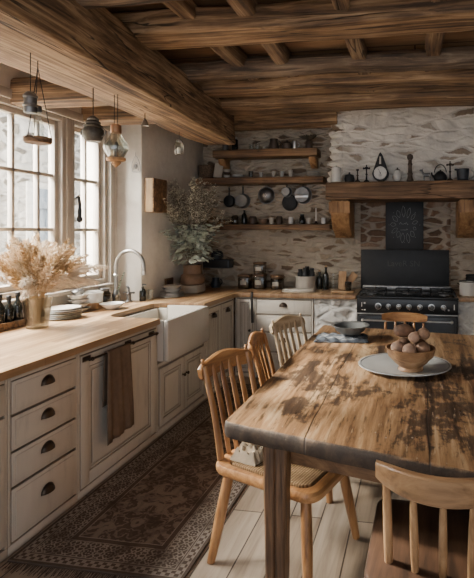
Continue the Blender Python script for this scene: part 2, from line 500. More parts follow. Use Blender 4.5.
BR = ((0.15, 0.095, 0.058), (0.25, 0.165, 0.10), (0.33, 0.23, 0.145), (0.40, 0.31, 0.22))
M_stone_b = stone('rubble back wall', (0.50, 0.42, 0.325), BR, (5.6, 5.6, 18.0), 0.50, 3.1, 0.7, 0.12, 0.3, 0.35)
def stone_wall(name, x0, x1, y, z0, z1, m, amp=0.02, sc=6.0, step=0.03, depth=0.25):
    bm = B()
    nx, nz = max(2, int((x1 - x0) / step)), max(2, int((z1 - z0) / step))
    vs = [[bm.verts.new((x0 + (x1 - x0) * i / nx, y, z0 + (z1 - z0) * j / nz)) for i in range(nx + 1)] for j in range(nz + 1)]
    for j in range(nz):
        for i in range(nx):
            bm.faces.new((vs[j][i], vs[j][i + 1], vs[j + 1][i + 1], vs[j + 1][i]))
    for j in range(nz + 1):
        for i in range(nx + 1):
            v = vs[j][i]
            p = V((v.co.x * sc, 3.3, v.co.z * sc * 2.4))
            v.co.y -= abs(noise.noise(p)) * amp * 1.6 + noise.noise(p * 2.7) * amp * 0.4 - amp * 0.4
    r = [v for row in (vs[0], vs[-1]) for v in row] + [row[k] for row in vs for k in (0, -1)]
    ext = bmesh.ops.extrude_edge_only(bm, edges=[e for e in bm.edges if e.is_boundary])
    for v in [g for g in ext['geom'] if isinstance(g, bmesh.types.BMVert)]:
        v.co.y = y + depth
    return struct(name, bm, m, smooth=True)
stone_wall('wall_back', XW - 0.02, XR, YB, 0, HC, M_stone_b, 0.018)

# chimney breast above the mantel, with a ragged stone edge on the left
M_stone_c = stone('white washed rubble', (0.82, 0.765, 0.68), ((0.24, 0.165, 0.11), (0.36, 0.26, 0.18), (0.46, 0.36, 0.27), (0.50, 0.43, 0.35)), (3.6, 3.6, 11.0), 0.42, 7.7, 0.6, 0.12, 0.5, 0.5)
def breast(x0, x1, y, z0, z1):
    bm = B()
    step = 0.022
    nx, nz = int((x1 - x0) / step), int((z1 - z0) / step)
    rows = []
    for j in range(nz + 1):
        z = z0 + (z1 - z0) * j / nz
        k = math.floor(z / 0.085)
        f = (z / 0.085) - k
        rag = (random.Random(k * 7 + 1).random() - 0.5) * 0.07 + (0.035 - 0.05 * math.sin(PI * f) ** 0.6)
        row = []
        for i in range(nx + 1):
            t = i / nx
            x = x0 + (x1 - x0) * t + rag * max(0, 1 - t * 9)
            p = V((x * 3.2, 1.1, z * 9.0))
            d = (0.5 - noise.cell(V((x * 3.0 + noise.noise(p) * 0.6, 0, z * 10.5)))) * 0.012
            yy = y - 0.014 * abs(noise.noise(p)) - 0.006 * noise.noise(p * 2.9) - d * 0.6
            if t < 0.06: yy += 0.05 * (1 - t / 0.06) ** 2 - 0.02 * math.sin(PI * f)
            row.append(bm.verts.new((x, yy, z)))
        rows.append(row)
    for j in range(nz):
        for i in range(nx):
            bm.faces.new((rows[j][i], rows[j][i + 1], rows[j + 1][i + 1], rows[j + 1][i]))
    ext = bmesh.ops.extrude_edge_only(bm, edges=[e for e in bm.edges if e.is_boundary])
    for v in [g for g in ext['geom'] if isinstance(g, bmesh.types.BMVert)]:
        v.co.y = YB - 0.03
    return bm
struct('wall_chimney', breast(-0.93, 1.5, 5.27, 2.115, HC), M_stone_c, smooth=True)
# brick-coloured lining of the cooking recess
M_stone_r = stone('sooty brown recess stone', (0.40, 0.33, 0.26), ((0.13, 0.075, 0.046), (0.24, 0.135, 0.082), (0.32, 0.19, 0.12), (0.38, 0.26, 0.18)), (4.4, 4.4, 13.0), 0.86, 1.3, 0.9, 0.045, 0.3, 0.5)
stone_wall('wall_recess', -0.63, 0.40, YB - 0.025, 0.5, 1.93, M_stone_r, 0.012, depth=0.03)

# ------------------------------------------------------------------ windows
def window(name, y0, y1, bars):
    w = link(bpy.data.objects.new(name, None)); w['kind'] = 'structure'
    x0, x1 = XG - 0.13, XG - 0.05
    bm = B()
    fr = 0.045
    box(bm, x0, x1 + 0.035, y0, y0 + fr, WZ0, WZ1, 0.006); box(bm, x0, x1 + 0.035, y1 - fr, y1, WZ0, WZ1, 0.006)
    box(bm, x0, x1 + 0.035, y0 + fr, y1 - fr, WZ1 - fr, WZ1, 0.006); box(bm, x0, x1 + 0.035, y0 + fr, y1 - fr, WZ0, WZ0 + fr, 0.006)
    obj('window_frame', bm, M_frame, w)
    bm = B()
    a, b = y0 + fr + 0.002, y1 - fr - 0.002
    za, zb = WZ0 + fr + 0.002, WZ1 - fr - 0.002
    st = 0.042
    box(bm, x0 + 0.02, x1, a, a + st, za, zb, 0.006); box(bm, x0 + 0.02, x1, b - st, b, za, zb, 0.006)
    box(bm, x0 + 0.02, x1, a + st, b - st, zb - st, zb, 0.006); box(bm, x0 + 0.02, x1, a + st, b - st, za, za + st, 0.006)
    for z in (1.60, 2.04):
        box(bm, x0 + 0.03, x1 - 0.01, a + st, b - st, z - 0.014, z + 0.014, 0.004)
    for y in bars:
        box(bm, x0 + 0.03, x1 - 0.01, y - 0.013, y + 0.013, za + st, zb - st, 0.004)
    obj('sash', bm, M_frame, w)
    bm = B(); box(bm, x0 + 0.048, x0 + 0.052, a + st, b - st, za + st, zb - st)
    obj('pane', bm, M_pane, w)
    return w
window('window_1', WY0, 2.55, [1.83, 2.07, 2.31])
window('window_2', 2.555, 3.60, [2.87, 3.115, 3.355])
w4 = window('window_3', 3.66, 4.15, [3.905])
bm = B()
tube(bm, spline([(XG - 0.01, 3.70, 1.86), (XG + 0.02, 3.70, 1.88), (XG + 0.035, 3.70, 1.82), (XG + 0.03, 3.705, 1.70)]), [0.008] * 7 + [0.012] * 8 + [0.016] * 4)
ball(bm, (XG + 0.03, 3.705, 1.69), 0.024, 2, (1, 1, 1.3))
obj('window_handle', bm, M_blackm, w4)
bm = B(); box(bm, XG - 0.13, XG - 0.005, 3.60, 3.66, WZ0, WZ1, 0.005)
struct('trim_1', bm, M_frame, smooth=True)
bm = B(); box(bm, XG - 0.13, XG + 0.05, WY0 - 0.02, WY1 + 0.02, WZ0 - 0.035, WZ0 - 0.001, 0.008)
box(bm, XG + 0.0, XG + 0.022, WY0 - 0.08, WY1 + 0.07, WZ1 - 0.01, WZ1 + 0.06, 0.006)
box(bm, XG + 0.0, XG + 0.022, WY1 - 0.005, WY1 + 0.065, WZ0, WZ1, 0.006)
struct('trim_2', bm, M_frame, smooth=True)

# ------------------------------------------------------------------ beyond the window
M_facade = stone('pale outside stone', (0.66, 0.63, 0.58), ((0.10, 0.09, 0.075), (0.20, 0.175, 0.145), (0.34, 0.30, 0.25), (0.46, 0.42, 0.36)), (3.4, 3.4, 7.0), 0.55, 5.0, 0.8, 0.06, 0.4, 0.3)
bm = B(); box(bm, -6.6, -6.2, -1, 14, -1.2, 3.45)
struct('exterior_wall', bm, M_facade)
bm = B(); box(bm, -6.2, -3.2, -1, 14, -1.3, -0.02)
struct('exterior_ground', bm, plain('pale gravel', (0.5, 0.47, 0.42), 0.9, 0, 0.15, 20))
M_shut = wood('grey blue shutter', (0.16, 0.19, 0.23), (0.26, 0.30, 0.35), (0.36, 0.40, 0.44), 'Z', 1, 0.7, 0.3, 9)
def shutter(y0, y1, z0, z1, label):
    t = thing('window_shutter', label, 'shutter', (-6.2, (y0 + y1) / 2, z0))
    bm = B()
    n = 4
    for i in range(n):
        box(bm, -6.17, -6.14, y0 + (y1 - y0) * i / n + 0.004, y0 + (y1 - y0) * (i + 1) / n - 0.004, z0, z1, 0.006)
    obj('board', bm, M_shut, t, world=True)
    bm = B()
    for f in (0.15, 0.85):
        box(bm, -6.139, -6.115, y0 + 0.02, y1 - 0.02, z0 + (z1 - z0) * f - 0.06, z0 + (z1 - z0) * f + 0.06, 0.006)
    obj('batten', bm, M_shut, t, world=True)
    bm = B(); box(bm, -6.2, -6.171, y0 - 0.1, y1 + 0.1, z0 - 0.1, z1 + 0.1, 0.01)
    obj('surround', bm, plain('pale lime surround', (0.7, 0.67, 0.62), 0.9), t, world=True)
shutter(5.75, 6.25, 0.6, 2.25, 'blue-grey board shutter outside, behind the nearer window panes')
shutter(6.95, 7.5, 0.5, 2.3, 'blue-grey board shutter outside, behind the far side of the dried pampas')

# ------------------------------------------------------------------ beams and joists
def beam(name, x0, x1, y0, y1, z0, z1, m, amp=0.02, seed=1.0, bev=0.03, bow=0.0, axis='X', skew=0.0, sag=0.0, taper=0.0):
    """a hand-hewn timber: a bevelled long box cut into rings, bent and roughened"""
    bm = B()
    L = (x1 - x0) if axis == 'X' else (y1 - y0)
    n = max(4, int(L / 0.07))
    a, b = (y0, y1) if axis == 'X' else (x0, x1)
    sec = []
    k = bev
    for (u, w) in [(a + k, z0), ((a + b) / 2, z0), (b - k, z0), (b - k * 0.3, z0 + k * 0.3), (b, z0 + k), (b, (z0 + z1) / 2), (b, z1 - k), (b - k, z1), ((a + b) / 2, z1), (a + k, z1), (a, z1 - k), (a, (z0 + z1) / 2), (a, z0 + k), (a + k * 0.3, z0 + k * 0.3)]:
        sec.append((u, w))
    rings = []
    for i in range(n + 1):
        t = i / n
        d = math.sin(t * PI) * bow
        sg = math.sin(t * PI) * sag
        ring = []
        for (u, w) in sec:
            p = (x0 + L * t, u + d + skew * (t - 0.5), w - sg) if axis == 'X' else (u + d + skew * (t - 0.5), y0 + L * t, w - sg)
            p = V(p)
            if taper and u > (a + b) / 2: p.x -= taper * t
            q = V((p.x * (1.6 if axis == 'X' else 5), p.y * (5 if axis == 'X' else 1.6), p.z * 5)) + V((seed * 3.1, seed, seed * 7))
            p += V((0 if axis == 'X' else noise.noise(q), noise.noise(q) if axis == 'X' else 0, noise.noise(q + V((9, 9, 9))))) * amp
            q2 = q * 3.1
            p += V((0 if axis == 'X' else noise.noise(q2), noise.noise(q2) if axis == 'X' else 0, noise.noise(q2 + V((5, 1, 9))))) * amp * 0.3
            ring.append(bm.verts.new(p))
        rings.append(ring)
    m_ = len(sec)
    for r0, r1 in zip(rings, rings[1:]):
        for i in range(m_):
            j = (i + 1) % m_
            bm.faces.new((r0[i], r0[j], r1[j], r1[i]))
    bm.faces.new(rings[0]); bm.faces.new(rings[-1])
    return struct(name, bm, m, smooth=True)

beam('ceiling_beam', -2.175, -1.575, 0.6, 4.74, 2.48, 2.84, M_beam_y, 0.022, 1, 0.022, axis='Y', taper=0.27)
beam('ceiling_beam', -1.95, XR, 2.10, 2.30, 2.74, 2.93, M_log, 0.028, 2, 0.06)
beam('ceiling_beam', -2.16, XR, 2.74, 3.01, 2.80, 2.955, M_beam_x, 0.022, 3, 0.03, sag=0.02, bow=-0.03)
beam('ceiling_beam', -2.05, XR, 3.51, 3.68, 2.80, 2.94, M_log, 0.035, 4, 0.05, sag=0.012)
beam('ceiling_beam', -2.2, XR, 3.86, 4.13, 2.785, 2.94, M_beam_x, 0.022, 5, 0.03)
beam('ceiling_beam', -2.2, XR, 4.33, 4.69, 2.75, 2.93, M_beam_x, 0.022, 6, 0.03, sag=-0.02)
beam('ceiling_beam', -2.58, -0.85, 5.20, 5.44, 2.775, 2.93, M_beam_x, 0.02, 8, 0.035)
for i, x in enumerate((-1.35, -0.98, -0.42, 0.14, 0.62, 1.2)):
    beam('ceiling_joist', x - 0.055, x + 0.055, 0.6, 4.66, 2.85, 2.965, M_joist, 0.018, 20 + i, 0.02, axis='Y', skew=(-0.06 if i % 2 else 0.05))
for i, (y, z) in enumerate(((2.36, 2.60), (3.02, 2.50), (3.76, 2.53))):
    beam('ceiling_joist', XG + 0.005, -2.14, y, y + 0.17, z, z + 0.19, M_beam_x, 0.012, 40 + i, 0.02)

# ------------------------------------------------------------------ fitted kitchen units
def panel_front(bm, M, w, h, t=0.022, frame=0.055, style='raised'):
    """door or drawer front in local (u, v, n): u 0..w, v 0..h, n outwards; M maps to the room"""
    if style == 'flat':
        box(bm, 0, w, 0, h, 0, t, 0.004, M)
        box(bm, 0.02, w - 0.02, 0.02, h - 0.02, t - 0.002, t + 0.003, 0.003, M)
        return
    box(bm, 0, w, 0, h, 0, t * 0.45, 0, M)
    f = frame
    box(bm, 0, f, 0, h, t * 0.4, t, 0.004, M); box(bm, w - f, w, 0, h, t * 0.4, t, 0.004, M)
    box(bm, f, w - f, 0, f, t * 0.4, t, 0.004, M); box(bm, f, w - f, h - f, h, t * 0.4, t, 0.004, M)
    g = f + 0.004
    b = 0.014
    for (a0, a1, b0, b1) in ((g, g + b, g, h - g), (w - g - b, w - g, g, h - g), (g + b, w - g - b, g, g + b), (g + b, w - g - b, h - g - b, h - g)):
        box(bm, a0, a1, b0, b1, t * 0.4, t * 0.8, 0.004, M)
    if style == 'raised':
        k = g + b + 0.014
        box(bm, k, w - k, k, h - k, t * 0.4, t * 0.85, 0.009, M, 1)
    elif style == 'bead':
        n = max(2, round((w - 2 * g) / 0.055))
        for i in range(n):
            a0 = g + b + (w - 2 * g - 2 * b) * i / n; a1 = g + b + (w - 2 * g - 2 * b) * (i + 1) / n
            box(bm, a0 + 0.002, a1 - 0.002, g + b, h - g - b, t * 0.4, t * 0.62, 0.003, M)

def cup_handle(bm, M, w=0.044, h=0.042, d=0.026):
    """half-shell bin pull in local (u, v, n), open below"""
    n, m_ = 14, 7
    def ring(s):
        out = []
        for i in range(n + 1):
            a = PI * i / n
            out.append([bm.verts.new(M @ V((math.cos(a) * w * s, math.sin(a) * math.cos(PI / 2 * j / m_) * h * s - 0.008, 0.001 + math.sin(a) * math.sin(PI / 2 * j / m_) * d * s))) for j in range(m_ + 1)])
        return out
    g = ring(1.0)
    for i in range(n):
        for j in range(m_):
            bm.faces.new((g[i][j], g[i + 1][j], g[i + 1][j + 1], g[i][j + 1]))
    prism(bm, [(-w * 1.06, -0.010), (w * 1.06, -0.010)] + [(math.cos(PI * i / 14) * w * 1.06, math.sin(PI * i / 14) * h * 1.08 - 0.008) for i in range(15)], 0.0, 0.0025, 0, M)

def knob(bm, M, r=0.014):
    lathe(bm, [(0, 0), (r * 0.55, 0), (r * 0.45, r * 0.9), (r, r * 1.3), (r * 0.95, r * 1.9), (r * 0.4, r * 2.2), (0, r * 2.25)], 14, M)

XF = -1.965                      # face-frame plane of the left run; fronts stand proud of it
def ML(y, z, x=XF): return MX((x, y, z), (0, 1, 0), (0, 0, 1), (1, 0, 0))     # left run: u along +y, n along +x
YF = 5.015                       # face plane of the back run
def MBk(x, z, y=YF): return MX((x, y, z), (1, 0, 0), (0, 0, 1), (0, -1, 0))   # back run: u along +x, n along -y

def unit(name, label, y0, y1, zt=0.875, xb=-2.55):
    t = thing(name, label, 'cabinet', (-2.25, (y0 + y1) / 2, 0))
    bm = B()
    box(bm, xb, XF, y0 + 0.001, y1 - 0.001, 0.05, zt, 0.002)
    box(bm, xb, XF + 0.017, y0 + 0.001, y1 - 0.001, 0.002, 0.05, 0.004)
    box(bm, XF - 0.001, XF + 0.017, y0 + 0.001, y0 + 0.018, 0.05, zt, 0.003)
    box(bm, XF - 0.001, XF + 0.017, y1 - 0.018, y1 - 0.001, 0.05, zt, 0.003)
    box(bm, XF - 0.001, XF + 0.017, y0 + 0.018, y1 - 0.018, zt - 0.024, zt, 0.003)
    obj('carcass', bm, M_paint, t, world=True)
    return t
def part_front(t, name, M, w, h, style, hname=None, hpos=None, hkind='cup', frame=0.055, m=None):
    bm = B(); panel_front(bm, M, w, h, 0.022, frame, style)
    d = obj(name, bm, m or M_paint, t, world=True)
    if hname:
        bm = B()
        Mh = M @ Matrix.Translation((hpos[0], hpos[1], 0.0255 if style == 'flat' else 0.0225))
        if hkind == 'cup': cup_handle(bm, Mh)
        else: knob(bm, Mh)
        hd = obj(hname, bm, M_bronze, d, world=True)
    return d

t = unit('base_cabinet', 'cream base cabinet cut off by the left edge, beside the four-drawer unit', 1.35, 2.045)
part_front(t, 'drawer', ML(1.372, 0.70), 0.652, 0.148, 'flat', 'handle', (0.33, 0.08))
part_front(t, 'door', ML(1.372, 0.07), 0.652, 0.615, 'raised', 'knob', (0.06, 0.54), 'knob')
t = unit('drawer_unit', 'cream painted unit of four drawers with dark cup handles', 2.045, 2.535)
for z, h in ((0.688, 0.160), (0.508, 0.166), (0.332, 0.164), (0.062, 0.256)):
    part_front(t, 'drawer', ML(2.066, z), 0.447, h, 'flat', 'handle', (0.225, h * 0.5 + 0.012))
t = unit('panelled_cabinet', 'cream cabinet with one wide raised panel door and towel rail', 2.535, 3.41)
d = part_front(t, 'door', ML(2.556, 0.06), 0.833, 0.785, 'raised', None, frame=0.075)
ZRL = 0.822
bm = B()
tube(bm, [(XF + 0.062, 2.575, ZRL), (XF + 0.062, 3.34, ZRL)], 0.007, 10)
rail = obj('towel_rail', bm, M_bronze, t, world=True)
for y in (2.60, 3.02, 3.315):
    bm = B()
    box(bm, XF + 0.0225, XF + 0.027, y - 0.035, y + 0.035, ZRL - 0.015, ZRL + 0.015, 0.002)
    tube(bm, [(XF + 0.026, y, ZRL), (XF + 0.058, y, ZRL)], [0.011, 0.009], 10)
    ball(bm, (XF + 0.064, y, ZRL), 0.0125, 2)
    obj('bracket', bm, M_bronze, t, world=True)
t = unit('sink_cabinet', 'cream cabinet with two panelled doors under the white sink', 3.41, 4.26, 0.565)
bm = B()
box(bm, XF - 0.02, XF + 0.017, 4.185, 4.258, 0.566, 0.875, 0.003)
obj('side_stile', bm, M_paint, t, world=True)
for k, y in enumerate((3.445, 3.84)):
    part_front(t, 'door', ML(y, 0.075), 0.385, 0.445, 'raised', 'knob', (0.362 if k == 0 else 0.026, 0.30), 'knob', 0.05)
t = unit('beadboard_cabinet', 'cream beadboard cabinet with two narrow doors between sink and room corner', 4.26, 4.99)
for k, y in enumerate((4.281, 4.63)):
    part_front(t, 'door', ML(y, 0.065), 0.337, 0.778, 'bead', 'handle', (0.171, 0.69), 'cup', 0.05)
    
# back run
def unit_b(name, label, x0, x1, zt=0.875):
    t = thing(name, label, 'cabinet', ((x0 + x1) / 2, 5.3, 0))
    bm = B()
    box(bm, x0 + 0.001, x1 - 0.001, YF, 5.56, 0.05, zt, 0.002)
    box(bm, x0 + 0.001, x1 - 0.001, YF - 0.017, 5.56, 0.002, 0.05, 0.004)
    box(bm, x0 + 0.001, x0 + 0.018, YF - 0.017, YF + 0.001, 0.05, zt, 0.003); box(bm, x1 - 0.018, x1 - 0.001, YF - 0.017, YF + 0.001, 0.05, zt, 0.003)
    box(bm, x0 + 0.018, x1 - 0.018, YF - 0.017, YF + 0.001, zt - 0.02, zt, 0.003)
    obj('carcass', bm, M_paint, t, world=True)
    return t
t = unit_b('corner_cabinet', 'narrow cream panelled cabinet in the corner left of the back drawers', -1.94, -1.72)
part_front(t, 'door', MBk(-1.918, 0.065), 0.176, 0.785, 'bead', 'knob', (0.15, 0.45), 'knob', 0.035)
t = unit_b('back_drawer_unit', 'cream drawer unit on the back wall beside the white stone pier', -1.72, -1.07)
for z, h in ((0.70, 0.15), (0.515, 0.165), (0.30, 0.195), (0.062, 0.22)):
    part_front(t, 'drawer', MBk(-1.698, z), 0.606, h, 'flat', 'handle', (0.303, h * 0.5 + 0.012))
# a strap hanging on the edge of the back units
bm = B()
tube(bm, spline([(-1.735, 4.955, 0.935), (-1.735, 4.955, 0.84), (-1.737, 4.972, 0.72), (-1.733, 4.972, 0.60)]), 0.012, 8, flat=(1.2, 0.5))
single('leather_strap', bm, plain('black leather', (0.02, 0.017, 0.015), 0.6), 'black strap hanging from the back worktop edge beside the corner cabinet', 'strap')

# whitewashed stone piers either side of the range
M_pier = stone('white painted stone', (0.66, 0.63, 0.58), ((0.45, 0.41, 0.36), (0.52, 0.48, 0.43), (0.60, 0.57, 0.52), (0.64, 0.61, 0.56)), (5, 5, 9), 0.35, 9.0, 1.0, 0.08, 0.5, 0.4)
def pier(x0, x1, seed):
    bm = B()
    st = 0.03
    nx, nz = int((x1 - x0) / st), 29
    rows = []
    for j in range(nz + 1):
        rows.append([bm.verts.new((x0 + (x1 - x0) * i / nx, YF + 0.0 - 0.022 * noise.noise(V((i * 0.21 + seed, j * 0.33, 1))) - 0.015 * abs(noise.noise(V((i * 0.5, j * 0.7, seed)))), 0.002 + 0.87 * j / nz)) for i in range(nx + 1)])
    for j in range(nz):
        for i in range(nx):
            bm.faces.new((rows[j][i], rows[j][i + 1], rows[j + 1][i + 1], rows[j + 1][i]))
    ext = bmesh.ops.extrude_edge_only(bm, edges=[e for e in bm.edges if e.is_boundary])
    for v in [g for g in ext['geom'] if isinstance(g, bmesh.types.BMVert)]: v.co.y = 5.55
    return bm
struct('pillar_left', pier(-1.065, -0.605, 2.0), M_pier, smooth=True)
struct('pillar_right', pier(0.436, 1.5, 5.0), M_pier, smooth=True)

# worktops
def worktop_mat():
    s = NT('oak block worktop', 0.38)
    co = s.coord()
    c = s.mapping(co, (1, 1, 1), rot=(0, 0, PI / 2))
    b = s.n('ShaderNodeTexBrick'); s.put(b.inputs['Vector'], c); b.offset = 0.43
    for k, v in (('Scale', 1.0), ('Mortar Size', 0.0012), ('Brick Width', 0.75), ('Row Height', 0.045)):
        b.inputs[k].default_value = v
    s.put(b.inputs['Color1'], (0.58, 0.39, 0.22)); s.put(b.inputs['Color2'], (0.29, 0.165, 0.08)); s.put(b.inputs['Mortar'], (0.17, 0.095, 0.045))
    g = s.noise(s.mapping(co, (16, 1.3, 16)), 1.5, 6, 0.6, 0.5)
    x, y, z = s.sep(co)
    cc = s.mix(0.7, b.outputs['Color'], s.ramp(g, [(0.25, (0.55, 0.5, 0.45)), (0.6, (1.08, 1.05, 1.02))]), 'MULTIPLY')
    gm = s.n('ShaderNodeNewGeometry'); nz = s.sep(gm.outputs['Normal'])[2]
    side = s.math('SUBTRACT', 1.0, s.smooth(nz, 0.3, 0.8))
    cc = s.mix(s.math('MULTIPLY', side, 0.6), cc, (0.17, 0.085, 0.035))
    s.col(cc); s.bump(g, 0.12, 0.003)
    return s.m
M_top = worktop_mat()
def arc(cx, cy, r, a0, a1, n=8):
    return [(cx + r * math.cos(R(a0 + (a1 - a0) * i / n)), cy + r * math.sin(R(a0 + (a1 - a0) * i / n))) for i in range(n + 1)]
bm = B()
SX = -2.40
poly = [(XG + 0.004, 1.2), (-1.925, 1.2), (-1.92, 1.3), (-1.92, 3.404), (-1.93, 3.412), (-2.28, 3.412)]
poly += arc(SX + 0.13, 3.412 + 0.13, 0.13, 270, 180, 8)
poly += arc(SX + 0.13, 4.178 - 0.13, 0.13, 180, 90, 8)
poly += [(-1.93, 4.178), (-1.92, 4.186)]
poly += [(-1.92, 4.86)] + arc(-1.82, 4.86, 0.10, 180, 90, 6) + [(-0.61, 4.96), (-0.607, 4.965), (-0.607, 5.585), (XW + 0.004, 5.585), (XW + 0.004, YR - 0.004), (XG + 0.004, YR - 0.004)]
prism(bm, poly, 0.8765, 0.92, 0.004)
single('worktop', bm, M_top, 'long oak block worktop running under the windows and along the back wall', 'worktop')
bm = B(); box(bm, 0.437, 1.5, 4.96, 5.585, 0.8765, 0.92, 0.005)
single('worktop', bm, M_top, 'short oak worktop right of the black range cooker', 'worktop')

# fireclay sink
t = thing('sink', 'white fireclay apron front sink set into the worktop', 'sink', (-2.13, 3.795, 0.57))
x0, x1, y0, y1, z0, z1 = -2.385, -1.865, 3.420, 4.170, 0.585, 0.902
bm = B()
w = 0.032
box(bm, x1 - 0.04, x1, y0, y1, z0, z1, 0.012, None, 3)
obj('apron', bm, M_sink, t, world=True)
bm = B()
box(bm, x0, x0 + w, y0, y1, z0, 0.874, 0.006)
for (ya, yb) in ((y0, y0 + w), (y1 - w, y1)):
    box(bm, x0 + w, -2.265, ya, yb, z0, 0.874, 0.006); box(bm, -2.265, x1 - 0.041, ya, yb, z0, z1, 0.008)
box(bm, x0 + w, x1 - 0.041, y0 + w, y1 - w, z0, z0 + 0.04, 0.008)
obj('basin', bm, M_sink, t, world=True)
bm = B(); lathe(bm, [(0, 0), (0.04, 0), (0.042, 0.003), (0.02, 0.004), (0, 0.003)], 20, Matrix.Translation((-2.14, 3.795, z0 + 0.0405)))
obj('drain', bm, M_steel, t, world=True)

# faucet
M_tap = plain('brushed tap metal', (0.36, 0.35, 0.33), 0.33, 0.9, 0.15, 14)
t = thing('kitchen_faucet', 'tall silver gooseneck faucet with cross handle standing behind the sink', 'faucet', (-2.755, 4.10, 0.92))
bm = B()
pts = [(0, 0, 0.09), (0, 0, 0.26)] + [(0.14 - 0.14 * math.cos(a), 0, 0.34 + 0.145 * math.sin(a)) for a in [R(x) for x in range(0, 181, 15)]] + [(0.281, 0, 0.28)]
tube(bm, spline(pts, 3), 0.0165, 14)
obj('spout', bm, M_tap, t)
bm = B(); lathe(bm, [(0.014, 0), (0.02, 0), (0.021, 0.03), (0.016, 0.034), (0.0148, 0.036)], 16, Matrix.Translation((0.281, 0, 0.262)))
obj('nozzle', bm, M_steel, t)
bm = B(); lathe(bm, [(0.0, 0), (0.042, 0), (0.043, 0.012), (0.030, 0.02), (0.033, 0.05), (0.036, 0.075), (0.026, 0.10), (0.020, 0.12), (0.0, 0.122)], 20)
obj('base', bm, M_dsteel, t)
bm = B(); lathe(bm, [(0.016, 0.0), (0.022, 0.0), (0.024, 0.012), (0.018, 0.02), (0.016, 0.02)], 16, Matrix.Translation((0, 0, 0.25)))
obj('collar', bm, M_steel, t)
for s_ in (1,):
    bm = B()
    lathe(bm, [(0, 0), (0.034, 0), (0.034, 0.01), (0.020, 0.022), (0.018, 0.07), (0.024, 0.075), (0.0, 0.09)], 18, Matrix.Translation((0.10, 0.045, 0)))
    for a in (0.5, 2.07):
        d = V((math.cos(a), math.sin(a), 0)) * 0.042
        c = V((0.10, 0.045, 0.088))
        tube(bm, [c - d, c + d], 0.008, 8); ball(bm, c - d, 0.011); ball(bm, c + d, 0.011)
    tube(bm, spline([(0.10, 0.045, 0.085), (0.10, 0.045, 0.13), (0.08, 0.045, 0.15)]), 0.009, 8)
    obj('handle', bm, M_dsteel, t)

# ------------------------------------------------------------------ range cooker
t = thing('range_cooker', 'wide black range cooker with silver knobs and two ovens', 'range cooker', (-0.075, 5.26, 0))
SX0, SX1, SYF = -0.597, 0.428, 4.965
bm = B()
box(bm, SX0, SX1, SYF + 0.01, 5.585, 0.09, 0.73, 0.006)
box(bm, SX0 + 0.01, SX1 - 0.01, SYF + 0.05, 5.57, 0.002, 0.089, 0.004)
obj('body', bm, M_black, t, world=True)
bm = B(); box(bm, SX0, SX1, SYF - 0.012, 5.585, 0.742, 0.892, 0.006)
panel = obj('control_panel', bm, M_black, t, world=True)
bm = B(); box(bm, SX0 - 0.002, SX1 + 0.002, SYF - 0.016, SYF + 0.1, 0.7305, 0.7415, 0.003)
obj('chrome_strip', bm, M_steel, t, world=True)
bm = B(); box(bm, SX0 - 0.004, SX1 + 0.004, SYF - 0.016, 5.585, 0.8925, 0.915, 0.006)
obj('hob', bm, plain('black hob enamel', (0.018, 0.018, 0.018), 0.22, 0.1, 0.2, 8), t, world=True)
bm = B(); box(bm, SX0, SX1 - 0.03, 5.50, 5.55, 0.916, 0.965, 0.005)
obj('rear_trim', bm, plain('scuffed steel trim', (0.32, 0.31, 0.30), 0.4, 0.8, 0.4, 25), t, world=True)
for k, (bx_, by_) in enumerate(((-0.46, 5.12), (-0.44, 5.38), (-0.07, 5.25), (0.30, 5.12), (0.30, 5.38))):
    bm = B()
    r = 0.052 if k != 2 else 0.07
    lathe(bm, [(0, 0), (r, 0), (r, 0.01), (r * 0.7, 0.012), (r * 0.7, 0.02), (0, 0.022)], 20, Matrix.Translation((bx_, by_, 0.916)))
    obj('burner', bm, M_dsteel, t, world=True)
for (gx0, gx1) in ((-0.575, -0.315), (-0.215, 0.075), (0.165, 0.41)):
    bm = B()
    for y in (5.03, 5.25, 5.47): box(bm, gx0, gx1, y - 0.006, y + 0.006, 0.940, 0.952, 0.003)
    for x in (gx0 + 0.006, (gx0 + gx1) / 2, gx1 - 0.006): box(bm, x - 0.006, x + 0.006, 5.03, 5.47, 0.940, 0.952, 0.003)
    for x in (gx0 + 0.008, gx1 - 0.008):
        for y in (5.032, 5.468): box(bm, x - 0.006, x + 0.006, y - 0.006, y + 0.006, 0.916, 0.941, 0.002)
    obj('pan_support', bm, M_blackm, t, world=True)
YP = SYF - 0.0125
for k, px in enumerate((-0.375, -0.27, -0.165, -0.06, 0.05, 0.165, 0.285)):
    big = k in (0, 5)
    Mk = MX((px, YP, 0.815), (1, 0, 0), (0, 0, 1), (0, -1, 0))
    bm = B(); r = 0.034 if big else 0.027
    lathe(bm, [(r * 0.72, 0), (r, 0), (r, 0.006), (r * 0.72, 0.008)], 22, Mk, cap=False)
    lathe(bm, [(r * 0.72, 0.0), (r * 0.72, 0.008)], 22, Mk, cap=False)
    ring = obj('knob_ring', bm, M_steel, panel, world=True)
    bm = B()
    lathe(bm, [(0, 0), (r * 0.62, 0), (r * 0.58, 0.02), (r * 0.4, 0.026), (0, 0.027)], 18, Mk)
    box(bm, -0.005, 0.005, -r * 1.15, r * 0.75, 0.024, 0.036, 0.003, Mk @ Matrix.Rotation(R((-15, 10, -5, 12, -20, 30, 20)[k]), 4, 'Z'))
    obj('knob', bm, M_steel if not big else M_dsteel, panel, world=True)
for (u, v, w_, h_) in ((-0.545, 0.83, 0.008, 0.045), (-0.515, 0.845, 0.018, 0.018), (-0.54, 0.775, 0.012, 0.008), (-0.515, 0.775, 0.02, 0.01), (0.39, 0.82, 0.008, 0.055), (0.335, 0.79, 0.016, 0.016)):
    bm = B(); box(bm, u - w_ / 2, u + w_ / 2, YP - 0.003, YP, v - h_ / 2, v + h_ / 2, 0.001)
    obj('dial_mark', bm, M_white, panel, world=True)
